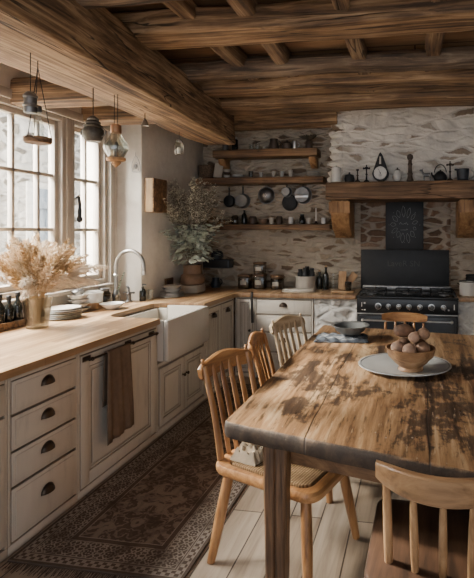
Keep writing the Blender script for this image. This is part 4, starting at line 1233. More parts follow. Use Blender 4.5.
vessel('glass_cruet', 'slim clear glass cruet between dark bottles and wooden boards', 'cruet', (-0.915, 5.36, ZT), [('body', [(0, 0), (0.026, 0), (0.028, 0.01), (0.02, 0.10), (0.012, 0.13), (0.014, 0.165), (0, 0.165)], M_glass), ('stopper', [(0, 0.1655), (0.012, 0.1655), (0.015, 0.18), (0, 0.19)], M_steel)])
bm = B(); box(bm, -0.045, 0.045, -0.011, 0.011, 0, 0.21, 0.006, Matrix.Rotation(R(-14), 4, 'X'))
single('cutting_board', bm, M_board, 'upright wooden board leaning behind the little glass beside the range', 'cutting board', (-0.82, 5.40, ZT + 0.004))
t = thing('cleaver_board', 'tilted wooden paddle board leaning right of the upright board', 'cutting board', (-0.715, 5.44, ZT + 0.002))
Mt = Matrix.Rotation(R(38), 4, 'Y') @ Matrix.Rotation(R(-8), 4, 'X')
bm = B(); box(bm, -0.04, 0.04, -0.01, 0.01, 0.07, 0.21, 0.006, T(-0.09, 0.03, 0.015) @ Mt); obj('blade', bm, M_board, t)
bm = B(); box(bm, -0.013, 0.013, -0.008, 0.008, -0.0, 0.069, 0.005, T(-0.09, 0.03, 0.015) @ Mt); obj('handle', bm, M_board, t)
bm = B(); box(bm, -0.135, 0.115, -0.075, 0.06, 0, 0.018, 0.006)
single('wooden_slab', bm, M_board, 'flat wooden slab under the small glass beside the range', 'board', (-0.77, 5.21, ZT))
vessel('tumbler_glass', 'small grey glass tumbler standing on the wooden slab beside the range', 'glass', (-0.72, 5.20, ZT + 0.0185), [('body', cup_prof(0.03, 0.038, 0.095), M_dglass)])
vessel('enamel_pot', 'white enamel pot with dark rim on the worktop right of the range', 'pot', (0.545, 5.16, ZT), [
    ('body', [(0, 0), (0.082, 0), (0.088, 0.008), (0.088, 0.14), (0.083, 0.14), (0.082, 0.012), (0, 0.01)], M_white), ('rim', lambda bm: loop(bm, (0, 0, 0.143), 0.0865, ((1, 0, 0), (0, 1, 0)), 0.004, 0, 360, 32), M_blackm),
    ('handle', lambda bm: (loop(bm, (-0.088, 0, 0.11), 0.022, ((0, 1, 0), (-0.8, 0, 0.6)), 0.004, 0, 180),), M_blackm)])
vessel('dark_canister', 'dark canister at the right edge behind the white enamel pot', 'canister', (0.62, 5.40, ZT), [('body', cyl(0.07, 0, 0.17, 0.008), M_blackm), ('lid', cyl(0.073, 0.1705, 0.195, 0.006), M_blackm)])
# navy wall shelf box with round pot in the corner
t = thing('wall_rack', 'dark navy box rack fixed low on the back wall near the corner', 'rack', (-2.34, 5.52, 1.15))
bm = B(); box(bm, -0.17, 0.16, -0.10, 0.055, 0, 0.10, 0.01); obj('box', bm, M_navy, t)
bm = B(); box(bm, -0.15, 0.14, -0.104, -0.1005, 0.015, 0.085, 0.003); obj('front_panel', bm, M_blackm, t)
vessel('navy_pot', 'round dark navy pot sitting on the navy wall rack', 'pot', (-2.36, 5.495, 1.2505), [('body', [(0, 0), (0.05, 0), (0.072, 0.03), (0.07, 0.075), (0.05, 0.10), (0, 0.103)], M_navy), ('lid_knob', [(0, 0.1035), (0.01, 0.1035), (0.014, 0.115), (0, 0.12)], M_navy)])
vessel('dark_milk_jug', 'small dark jug behind the plant crock in the corner', 'jug', (-2.345, 5.42, ZT), [('body', [(0, 0), (0.05, 0), (0.058, 0.04), (0.04, 0.09), (0.045, 0.115), (0.04, 0.115), (0, 0.1)], M_navy), ('handle', lambda bm: loop(bm, (0.048, 0, 0.065), 0.032, ((1, 0, 0), (0, 0, 1)), 0.005, -80, 80), M_navy)])

# ------------------------------------------------------------------ left worktop, window side
t = thing('bottle_crate', 'low dark open crate of bottles at the left edge under the window', 'crate', (-2.768, 2.87, ZT))
bm = B()
box(bm, -0.07, 0.07, -0.19, 0.17, 0, 0.012, 0.003)
for (a0, a1, b0, b1) in ((-0.07, -0.060, -0.19, 0.17), (0.060, 0.07, -0.19, 0.17), (-0.059, 0.059, -0.19, -0.178), (-0.059, 0.059, 0.158, 0.17)):
    box(bm, a0, a1, b0, b1, 0.0125, 0.05, 0.003)
obj('crate_body', bm, M_shelf, t)
for k, (y, hh) in enumerate(((2.84, 0.205), (2.915, 0.185), (2.99, 0.20))):
    vessel('dark_bottle', ('nearest', 'middle', 'farthest')[k] + ' black bottle in the crate at the left edge', 'bottle', (-2.768, y, ZT + 0.0125), [('body', bottle_prof(0.032, hh, 0.4, 0.62), M_dbottle), ('cap', cyl(0.016, hh + 0.0005, hh + 0.022), M_blackm)], 'bottles in the crate')
# pampas vase
t = thing('glass_vase', 'ribbed tapered clear glass vase holding dried grass on the front worktop', 'vase', (-2.57, 2.94, ZT))
def ribbed(bm):
    seg = 48
    prof = [(0.064, 0.0), (0.066, 0.01), (0.09, 0.205), (0.094, 0.21), (0.088, 0.212), (0.084, 0.2), (0.060, 0.02), (0.0, 0.018)]
    rings = []
    for (r, z) in prof:
        if r < 1e-5: rings.append([bm.verts.new((0, 0, z))]); continue
        rings.append([bm.verts.new(((r + (0.0018 if i % 2 else -0.0018)) * math.cos(2 * PI * i / seg), (r + (0.0018 if i % 2 else -0.0018)) * math.sin(2 * PI * i / seg), z)) for i in range(seg)])
    bm.faces.new(rings[0])
    for a, b in zip(rings, rings[1:]):
        for i in range(seg):
            j = (i + 1) % seg
            if len(b) == 1: bm.faces.new((a[i], a[j], b[0]))
            else: bm.faces.new((a[i], a[j], b[j], b[i]))
bm = B(); ribbed(bm); obj('body', bm, glass('vase glass', (0.82, 0.81, 0.77), 0.5, 0.08), t)
bq = thing('pampas_bouquet', 'bushy bunch of dried cream pampas and wheat in the ribbed glass vase', 'dried flowers', (-2.57, 2.94, ZT + 0.026))
rp = random.Random(11)
def plume_mat(name, c):
    s = NT(name, 0.95, spec=0.05)
    s.col(s.ramp(s.noise(s.coord(), 25, 3), [(0.3, tuple(q * 0.8 for q in c)), (0.7, tuple(min(1, q * 1.15) for q in c))]))
    return s.m
M_pl = [plume_mat('cream pampas', (0.74, 0.60, 0.44)), plume_mat('straw wheat', (0.58, 0.42, 0.25)), plume_mat('white pampas', (0.84, 0.75, 0.63)), plume_mat('tan oat', (0.42, 0.29, 0.16))]
M_stem = plain('dry straw stem', (0.40, 0.29, 0.16), 0.8)
sb = B()
def plume(base, tip, ctrl, L0, rad, n, m, droop=0.0):
    """feathery head along the last part of a curved stem"""
    pts = bez(base, ctrl, tip, 14)
    tube(sb, pts, 0.0016, 5)
    bm = B()
    k0 = int(14 * (1 - L0))
    for q in range(n):
        t_ = rp.random() ** 0.9
        f = k0 + (14 - k0) * t_
        i = min(13, int(f)); p = pts[i].lerp(pts[i + 1], f - i)
        ax = (pts[i + 1] - pts[i]).normalized()
        th = rp.random() * 2 * PI
        u = ax.cross(V((0.2, 0.3, 1))).normalized(); w_ = ax.cross(u)
        out = u * math.cos(th) + w_ * math.sin(th)
        prof = math.sin(PI * min(1, (0.12 + 0.88 * t_))) ** 0.7
        l = rad * (0.5 + 0.7 * rp.random()) * (0.35 + prof)
        d = (ax * 1.25 + out * 0.8 + V((0, 0, -droop))).normalized()
        e = p + d * l
        sw = d.cross(V((rp.random() - 0.5, rp.random() - 0.5, rp.random() - 0.5))).normalized() * 0.0030
        mid = p.lerp(e, 0.5) + out * l * 0.12
        a_ = bm.verts.new(p); b_ = bm.verts.new(mid + sw); c_ = bm.verts.new(e); d_ = bm.verts.new(mid - sw)
        bm.faces.new((a_, b_, c_, d_))
    for v in bm.verts:
        q = math.hypot(v.co.x, v.co.y)
        if v.co.z < 0.20 and q < 0.135: v.co.z = 0.20 + 0.02 * rp.random()
        v.co.x = max(v.co.x, -0.265)
    return obj('plume', bm, m, bq)
for k in range(58):
    a = 2 * PI * k / 58 * 5.0 + rp.random() * 0.5
    e = rp.random()
    ln = 0.38 + 0.18 * rp.random()
    hr = (0.08 + 0.29 * e)
    base = V((math.cos(a) * 0.018, math.sin(a) * 0.018, 0.0))
    top = V((math.cos(a) * hr * 0.95, math.sin(a) * hr * 1.1, 0.19 + ln * math.sqrt(max(0.05, 1 - (hr / 0.42) ** 2)) * 0.85 - 0.02))
    mx_ = 0.23
    if top.x < -mx_: top.x = -mx_ + 0.03 * rp.random()
    ctrl = V((math.cos(a) * 0.022, math.sin(a) * 0.022, 0.27 + 0.08 * rp.random()))
    kind = rp.choice((0, 0, 1, 1, 3))
    plume(base, top, ctrl, 0.56, (0.055, 0.036, 0.055, 0.034)[kind], 260, M_pl[kind], 0.25)
for (tx, ty, tz, rad, nn) in ((0.16, 0.52, 0.36, 0.07, 600), (0.20, 0.36, 0.25, 0.065, 520), (0.05, 0.34, 0.44, 0.06, 480), (0.10, -0.24, 0.30, 0.055, 380), (0.16, -0.30, 0.22, 0.05, 360), (-0.02, 0.10, 0.56, 0.045, 340), (0.20, 0.05, 0.30, 0.05, 380), (0.10, -0.1, 0.42, 0.05, 380)):
    plume(V((-tx * 0.06, -ty * 0.05, 0)), V((tx, ty, tz)), V((tx * 0.05, ty * 0.05, 0.29 + tz * 0.35)), 0.62, rad, nn, M_pl[2], 0.55)
obj('stems', sb, M_stem, bq)['kind'] = 'stuff'

# plate stacks and window-side crockery
def plates(n, x, y, r, dz, where, mats, group, h=0.02):
    ords = {0: 'bottom'}
    for k in range(n):
        nm = 'bottom' if k == 0 else ('top' if k == n - 1 else ('second', 'third', 'fourth', 'fifth', 'sixth')[k - 1] + ' from bottom')
        vessel('dinner_plate', nm + ' plate of ' + where, 'plate', (x + rp.uniform(-0.004, 0.004), y + rp.uniform(-0.004, 0.004), ZT + k * dz), [('body', plate_prof(r - 0.003 * (k % 2), h, 0.005), mats[k % len(mats)])], group)
plates(6, -2.66, 3.30, 0.128, 0.0135, 'the wide plate stack right of the dried grass vase', (M_greyplate, M_cream), 'plates beside the vase', 0.013)
for k in range(4):
    vessel('stoneware_bowl', ('bottom', 'second', 'third', 'top')[k] + ' bowl of the tall bowl stack behind the wide plate stack', 'bowl', (-2.74, 3.57, ZT + k * 0.036), [('body', [(0, 0), (0.05, 0), (0.092 - 0.004 * k, 0.035), (0.088 - 0.004 * k, 0.035), (0.048, 0.006), (0, 0.006)], M_cream if k % 2 else M_greyplate)], 'bowls behind the plates')
vessel('dark_lidded_dish', 'small dark lidded dish on top of the tall bowl stack', 'dish', (-2.74, 3.57, ZT + 0.144), [('body', [(0, 0), (0.035, 0), (0.05, 0.025), (0, 0.026)], M_dsteel), ('lid', [(0, 0.0265), (0.05, 0.0265), (0.03, 0.045), (0.008, 0.048), (0.01, 0.062), (0, 0.065)], M_dsteel)])
vessel('utensil_crock', 'white ceramic crock with a tan lower band beneath the window', 'crock', (-2.755, 3.78, ZT), [('band', [(0, 0), (0.073, 0), (0.075, 0.004), (0.075, 0.05), (0, 0.05)], M_board), ('body', [(0, 0.0505), (0.075, 0.0505), (0.076, 0.13), (0.08, 0.134), (0.075, 0.138), (0.07, 0.132), (0, 0.12)], M_white), ('lid', [(0, 0.1385), (0.07, 0.1385), (0.05, 0.15), (0, 0.153)], M_greyplate)])
vessel('shallow_white_bowl', 'shallow white bowl in front of the white crock under the window', 'bowl', (-2.565, 3.76, ZT), [('body', [(0, 0), (0.05, 0), (0.055, 0.006), (0.098, 0.045), (0.10, 0.05), (0.094, 0.05), (0.05, 0.012), (0, 0.01)], M_white)])
vessel('preserving_jar', 'dark filled glass preserving jar left of the faucet', 'jar', (-2.775, 3.955, ZT), [('body', jar_prof(0.055, 0.13), M_dglass), ('contents', cyl(0.048, 0.008, 0.09), M_brown), ('lid', cyl(0.046, 0.1305, 0.15), M_dsteel)])
t = thing('herb_sprig', 'thin green herb sprig in a small bottle behind the faucet', 'plant', (-2.66, 3.985, ZT))
bm = B(); lathe(bm, bottle_prof(0.026, 0.10, 0.5, 0.6), 16); obj('bottle', bm, M_glass, t)
bm = B(); pts = bez((0, 0, 0.1005), (0.0, 0.02, 0.19), (0.0, 0.09, 0.27), 8); tube(bm, pts, 0.0018, 5)
for i, p in enumerate(pts[2:]):
    for sd in (-1, 1):
        d = V((0.3 * sd, -0.7 * sd, 0.5)).normalized() * 0.03
        s_ = V((0.006, 0.004, 0))
        vs = [bm.verts.new(q) for q in (p, p + d * 0.5 + s_, p + d, p + d * 0.5 - s_)]; bm.faces.new(vs)
M_leafg = plain('grey green leaf', (0.12, 0.15, 0.10), 0.7, 0, 0.3, 20)
obj('sprig', bm, M_leafg, t)
t = thing('soap_bottle', 'dark pump soap bottle right of the faucet base', 'soap dispenser', (-2.57, 4.235, ZT))
bm = B(); lathe(bm, [(0, 0), (0.028, 0), (0.03, 0.008), (0.03, 0.09), (0.02, 0.115), (0.012, 0.12), (0, 0.12)], 18); obj('bottle', bm, M_dbottle, t)
bm = B(); lathe(bm, cyl(0.012, 0.1205, 0.135), 12); tube(bm, [(0, 0, 0.135), (0, 0, 0.16)], 0.005, 8); tube(bm, [(0, 0, 0.16), (0.035, 0, 0.156)], 0.006, 8); obj('pump', bm, M_blackm, t)
vessel('clear_tumbler', 'clear glass tumbler in front of the plate stack by the sink', 'glass', (-2.545, 4.33, ZT), [('body', cup_prof(0.03, 0.036, 0.10), M_glass)])
for k in range(4):
    vessel('grey_plate', ('bottom', 'second', 'third', 'top')[k] + ' grey plate of the stack in the recess corner by the sink', 'plate', (-2.44, 4.55, ZT + k * 0.0135), [('body', plate_prof(0.125 - 0.003 * k, 0.013, 0.004), M_greyplate if k % 2 else M_plate)], 'grey plates by the sink')
for k in range(2):
    vessel('grey_bowl', ('lower' if k == 0 else 'upper') + ' shallow bowl on the grey plate stack by the sink', 'bowl', (-2.44, 4.55, ZT + 0.0555 + k * 0.03), [('body', [(0, 0), (0.06, 0), (0.098, 0.032), (0.094, 0.032), (0.058, 0.006), (0, 0.006)], M_plate if k == 0 else M_greyplate)], 'grey bowls by the sink')
t = thing('framed_slate', 'small dark framed board leaning on the wall behind the grey plates', 'board', (-2.585, 4.74, ZT))
bm = B(); box(bm, 0.001, 0.018, -0.075, 0.085, 0, 0.17, 0.004); obj('board_frame', bm, M_shelf, t)
bm = B(); box(bm, 0.0185, 0.021, -0.06, 0.07, 0.015, 0.155, 0.002); obj('slate', bm, M_brown, t)

# eucalyptus in its crock
t = thing('plant_crock', 'two-tier brown stoneware crock holding the silvery eucalyptus', 'crock', (-2.40, 4.93, ZT))
bm = B(); box(bm, -0.105, 0.105, -0.105, 0.105, 0, 0.085, 0.012); obj('plinth', bm, M_paper, t, label='pale square plinth under the crock')
bm = B(); lathe(bm, [(0, 0.086), (0.11, 0.086), (0.128, 0.10), (0.135, 0.15), (0.122, 0.19), (0.10, 0.205), (0.095, 0.26), (0.102, 0.30), (0.094, 0.30), (0.086, 0.26), (0, 0.24)], 30); obj('body', bm, M_terra, t)
M_eu = plain('silver green eucalyptus', (0.60, 0.65, 0.56), 0.6, 0, 0.4, 9)
M_eud = plain('dusty twig leaf', (0.60, 0.58, 0.47), 0.75, 0, 0.35, 9)
pl = thing('eucalyptus_bunch', 'large bunch of silvery eucalyptus and airy twigs in the brown crock', 'plant', (-2.40, 4.93, ZT + 0.27))
re_ = random.Random(21)
leafb, twigb, airb = B(), B(), B()
def leaf(bm, p, d, n_, L, w_):
    d = d.normalized(); s_ = d.cross(n_)
    if s_.length < 1e-4: s_ = V((1, 0, 0))
    s_ = s_.normalized() * w_
    up = s_.cross(d).normalized() * L * 0.12
    vs = [bm.verts.new(q) for q in (p, p + d * L * 0.3 + s_ * 0.8, p + d * L * 0.65 + s_ * 0.85 + up, p + d * L + up, p + d * L * 0.65 - s_ * 0.85 + up, p + d * L * 0.3 - s_ * 0.8)]
    bm.faces.new(vs)
def okp(p):
    q = p.copy(); q.x = max(q.x, -0.165); q.y = min(q.y, 0.30 if q.z + 1.17 < 2.1 else 0.2); q.z = min(q.z, 0.98); return q
for k in range(64):
    a = re_.random() * 2 * PI
    up = re_.random()
    h = 0.30 + 0.62 * up
    rad = 0.06 + 0.40 * re_.random() * (1.0 - 0.30 * up)
    tip = okp(V((math.cos(a) * rad, math.sin(a) * rad - 0.05 - (0.12 if math.cos(a) < 0 else 0.0), h)))
    c_ = okp(V((math.cos(a) * rad * 0.25, math.sin(a) * rad * 0.25, h * 0.65)))
    pts = [okp(p) for p in bez((math.cos(a) * 0.03, math.sin(a) * 0.03, 0.0), c_, tip, 16)]
    tube(twigb, pts, [0.0032 * (1 - 0.7 * i / 16) for i in range(17)], 5)
    for i in range(5, 17):
        p = pts[i]; ax = (pts[i] - pts[i - 1]).normalized()
        if p.z < 0.46:
            for q in range(3):
                th = re_.random() * 2 * PI
                d = (V((math.cos(th), math.sin(th), -0.1 + 0.4 * re_.random()))).normalized()
                leaf(leafb, p, d, V((re_.random() - 0.5, re_.random() - 0.5, 1)), 0.045 + 0.03 * re_.random(), 0.018 + 0.010 * re_.random())
        else:
            for q in range(3):
                th = re_.random() * 2 * PI
                d = (ax * 0.8 + V((math.cos(th), math.sin(th), 0.2))).normalized()
                L = 0.05 + 0.06 * re_.random()
                e = okp(p + d * L); tube(twigb, [p, e], [0.0016, 0.0009], 4)
                for m_ in range(5):
                    f = 0.35 + 0.65 * re_.random(); pp = p.lerp(e, f)
                    th2 = re_.random() * 2 * PI
                    leaf(airb, pp, V((math.cos(th2), math.sin(th2), 0.5 * re_.random())), V((re_.random() - 0.5, re_.random() - 0.5, 1)), 0.017 + 0.014 * re_.random(), 0.0065)
# big drooping leaves around the rim
for k in range(150):
    a = re_.random() * 2 * PI; r_ = 0.10 + 0.13 * re_.random()
    p = okp(V((math.cos(a) * r_, math.sin(a) * r_, 0.08 + 0.26 * re_.random())))
    leaf(leafb, p, V((math.cos(a) * 0.7, math.sin(a) * 0.7, -0.7 + 0.5 * re_.random())), V((math.cos(a), math.sin(a), 0.6)), 0.06 + 0.035 * re_.random(), 0.022 + 0.012 * re_.random())
for k in range(20):
    a = re_.random() * 2 * PI; r_ = 0.06 + 0.16 * re_.random()
    tube(twigb, [okp(p) for p in bez((0, 0, 0.01), (math.cos(a) * r_ * 0.3, math.sin(a) * r_ * 0.3, 0.25), (math.cos(a) * r_, math.sin(a) * r_, 0.16), 6)], 0.002, 4)
for bmx in (leafb, airb, twigb):
    for v in bmx.verts:
        v.co.x = max(v.co.x, -0.188)
        if math.hypot(v.co.x, v.co.y) < 0.15 and v.co.z < 0.05 and bmx is not twigb: v.co.z = 0.05 + 0.01 * re_.random()
obj('leaves', leafb, M_eu, pl)['kind'] = 'stuff'
obj('airy_leaves', airb, M_eud, pl)['kind'] = 'stuff'
obj('twigs', twigb, plain('grey brown twig', (0.22, 0.19, 0.14), 0.8), pl)['kind'] = 'stuff'

# wooden box on the left wall
t = thing('wall_box', 'light pine box fixed high on the wall above the eucalyptus', 'wall box', (-2.595, 4.42, 1.775))
bm = B(); box(bm, 0.0, 0.085, -0.115, 0.13, 0, 0.33, 0.006); obj('box_body', bm, M_boxwood, t)
bm = B(); box(bm, 0.0855, 0.10, -0.12, 0.135, 0.0, 0.33, 0.004); d = obj('box_shade_front', bm, M_shelf, t)  # shaded side of the box painted in as darker wood
bm = B(); knob(bm, MX((0.1005, 0.09, 0.10), (0, 1, 0), (0, 0, 1), (1, 0, 0)), 0.008); obj('box_knob', bm, M_bronze, d)

# ------------------------------------------------------------------ linen towel on the rail
bm = B()
rt = random.Random(2)
XRL = XF + 0.062
def cloth_drape(bm, y0, y1, zf, zb, ph, xo, amp=0.008, ny=22):
    """hangs over the rail: front fall to zf, back fall to zb"""
    prof = []
    for i in range(13): prof.append((XRL + xo + 0.010, zb + (ZRL - zb) * 0 + (ZRL - 0.0 - zf) * i / 12 + (zf - zb)))
    path = [(XRL + 0.012 + xo, zf + (ZRL - zf) * i / 14, 1.0 - i / 14 * 0.75) for i in range(15)]
    path += [(XRL + (0.012 + xo) * math.cos(R(a)), ZRL + (0.012 + xo) * math.sin(R(a)), 0.2) for a in (30, 60, 90, 120, 150)]
    path += [(XRL - 0.012 - xo, ZRL - (ZRL - zb) * i / 10, 0.15) for i in range(1, 11)]
    rows = []
    for (x, z, k) in path:
        row = []
        for j in range(ny + 1):
            v = j / ny
            y = y0 + (y1 - y0) * v
            fall = max(0, (ZRL - z)) / 0.6
            yy = y + (0.5 - v) * (0.05 * (1 - fall)) * 1.0
            w_ = amp * k * (math.sin(v * 15 + ph) + 0.6 * math.sin(v * 29 + ph * 2 + z * 6))
            row.append(bm.verts.new((x + w_ * (1 if x > XRL else 0.1) + (0.012 * k if x > XRL else 0), yy, z + 0.02 * (v - 0.5) * (1 if z < ZRL - 0.3 else 0))))
        rows.append(row)
    for a, b in zip(rows, rows[1:]):
        for j in range(ny): bm.faces.new((a[j], a[j + 1], b[j + 1], b[j]))
cloth_drape(bm, 2.70, 2.99, 0.27, 0.50, 0.6, 0.0)
o = single('kitchen_towel', bm, M_towel, 'brown linen towel hanging over the rail of the wide panelled cabinet', 'towel')
sm = o.modifiers.new('thick', 'SOLIDIFY'); sm.thickness = 0.003; sm.offset = 0

# ------------------------------------------------------------------ runner rug
RX0, RX1, RY0, RY1 = -1.925, -1.035, 2.02, 4.75
def rug_mat():
    s = NT('brown patterned wool runner', 0.97, spec=0.05)
    co = s.coord()
    x, y, z = s.sep(co)
    W, L = (RX1 - RX0) / 2, (RY1 - RY0) / 2
    ax, ay = s.math('ABSOLUTE', x), s.math('ABSOLUTE', y)
    d = s.math('MINIMUM', s.math('SUBTRACT', W, ax), s.math('SUBTRACT', L, ay))
    # mirrored motif coordinates
    py = s.math('PINGPONG', s.math('ADD', y, 10.0), 0.42)
    mv0 = s.comb(s.math('MULTIPLY', ax, 1.0), py, 0.0)
    wob = s.noise(mv0, 9.0, 3, 0.6, out='Color')
    vm = s.n('ShaderNodeVectorMath', operation='MULTIPLY_ADD'); s.put(vm.inputs[0], wob); s.put(vm.inputs[1], (0.10, 0.10, 0.0)); s.put(vm.inputs[2], mv0)
    mv = vm.outputs[0]
    v1 = s.voro(mv, 8.0, 'F1', 'Distance', 0.9, 'EUCLIDEAN')
    v2 = s.voro(s.mapping(mv, (1, 1, 1), loc=(3.3, 1.7, 0)), 17.0, 'F1', 'Distance', 0.9, 'EUCLIDEAN')
    field = s.math('MAXIMUM', s.smooth(s.math('PINGPONG', v1, 0.24), 0.11, 0.17), s.math('MULTIPLY', s.smooth(s.math('PINGPONG', v2, 0.2), 0.12, 0.15), 0.8))
    bv = s.comb(s.math('PINGPONG', s.math('ADD', x, 10.0), 0.055), s.math('PINGPONG', s.math('ADD', y, 10.0), 0.055), 0.0)
    b1 = s.voro(bv, 26.0, 'F1', 'Distance', 0.5, 'MANHATTAN')
    border = s.smooth(s.math('PINGPONG', b1, 0.28), 0.12, 0.18)
    ck = s.n('ShaderNodeTexChecker'); s.put(ck.inputs[0], co); ck.inputs['Scale'].default_value = 46; 
    inb = s.ramp(s.math('MULTIPLY', d, 3.0), [(0.0, 0.0), (0.045, 1.0), (0.06, 0.0), (0.165, 1.0), (0.18, 0.0), (0.20, 1.0), (0.215, 0.0), (0.54, 1.0), (0.555, 0.0), (0.62, 0.0), (0.635, 1.0), (0.65, 0.0)], 'CONSTANT')
    isfield = s.smooth(d, 0.216, 0.218)
    isb = s.math('MULTIPLY', s.smooth(d, 0.071, 0.073), s.math('SUBTRACT', 1.0, s.smooth(d, 0.178, 0.18)))
    ism = s.math('MULTIPLY', s.smooth(d, 0.02, 0.021), s.math('SUBTRACT', 1.0, s.smooth(d, 0.055, 0.056)))
    pat = s.math('ADD', s.math('MULTIPLY', field, isfield), s.math('MULTIPLY', border, isb))
    pat = s.math('ADD', pat, s.math('MULTIPLY', ck.outputs['Fac'], ism), clamp=True)
    pat = s.math('MAXIMUM', pat, inb)
    worn = s.noise(co, 5, 5, 0.65)
    fine = s.noise(s.mapping(co, (60, 300, 1)), 1.0, 3)
    pat = s.math('MULTIPLY', pat, s.smooth(worn, 0.28, 0.55))
    ground = s.ramp(worn, [(0.3, (0.075, 0.056, 0.044)), (0.7, (0.13, 0.098, 0.078))])
    fg = s.mix(isfield, (0.36, 0.315, 0.265), (0.27, 0.215, 0.17))
    cc = s.mix(s.math('MULTIPLY', pat, 0.75), ground, fg)
    cc = s.mix(0.5, cc, s.ramp(fine, [(0.3, (0.55, 0.55, 0.55)), (0.7, (1.1, 1.1, 1.1))]), 'MULTIPLY')
    s.col(cc); s.bump(s.math('ADD', fine, pat), 0.5, 0.004)
    return s.m
bm = B()
W, L = (RX1 - RX0) / 2, (RY1 - RY0) / 2
nx, ny = 16, 50
rows = [[bm.verts.new((-W + 2 * W * i / nx, -L + 2 * L * j / ny, 0.011 + 0.0025 * noise.noise(V((i * 0.4, j * 0.3, 2))))) for i in range(nx + 1)] for j in range(ny + 1)]
for j in range(ny):
    for i in range(nx): bm.faces.new((rows[j][i], rows[j][i + 1], rows[j + 1][i + 1], rows[j + 1][i]))
ext = bmesh.ops.extrude_edge_only(bm, edges=[e for e in bm.edges if e.is_boundary])
for v in [g for g in ext['geom'] if isinstance(g, bmesh.types.BMVert)]: v.co.z = 0.001
rug = thing('runner_rug', 'long dark brown patterned runner rug along the left cabinets', 'rug', ((RX0 + RX1) / 2, (RY0 + RY1) / 2, 0))
obj('pile', bm, rug_mat(), rug)
bm = B(); rf = random.Random(9)
for i in range(170):
    x = -W + 2 * W * (i + 0.5) / 170
    p = V((x, -L - 0.001, 0.008)); e = p + V((rf.uniform(-0.012, 0.012), -rf.uniform(0.04, 0.07), -0.005)); s_ = V((0.0016, 0, 0))
    bm.faces.new([bm.verts.new(q) for q in (p - s_, p + s_, e + s_, e - s_)])
obj('fringe', bm, plain('dark wool fringe', (0.075, 0.05, 0.036), 0.95), rug)['kind'] = 'stuff'

# ------------------------------------------------------------------ table
ZTB = 0.77
TC = [(-0.815, 1.945), (0.62, 1.545), (0.62, 3.87), (-0.80, 4.13)]
t = thing('dining_table', 'large rustic oak dining table with dark stained thick top', 'table', (-0.1, 2.9, 0))
def round_poly(pts, r, n=5):
    out = []
    N = len(pts)
    for i in range(N):
        p, a, b = V((*pts[i], 0)), V((*pts[i - 1], 0)), V((*pts[(i + 1) % N], 0))
        d0, d1 = (a - p).normalized(), (b - p).normalized()
        for q in bez(p + d0 * r, p, p + d1 * r, n): out.append((q.x, q.y))
    return out
def wavy(poly, step=0.05, amp=0.006):
    out = []
    N = len(poly)
    for i in range(N):
        a, b = V((*poly[i], 0)), V((*poly[(i + 1) % N], 0))
        n = max(1, int((b - a).length / step))
        for k in range(n):
            p = a.lerp(b, k / n)
            d = noise.noise(p * 3.5) * amp + noise.noise(p * 11) * amp * 0.5
            nrm = V((b.y - a.y, a.x - b.x, 0)).normalized()
            out.append(((p + nrm * d).x, (p + nrm * d).y))
    return out
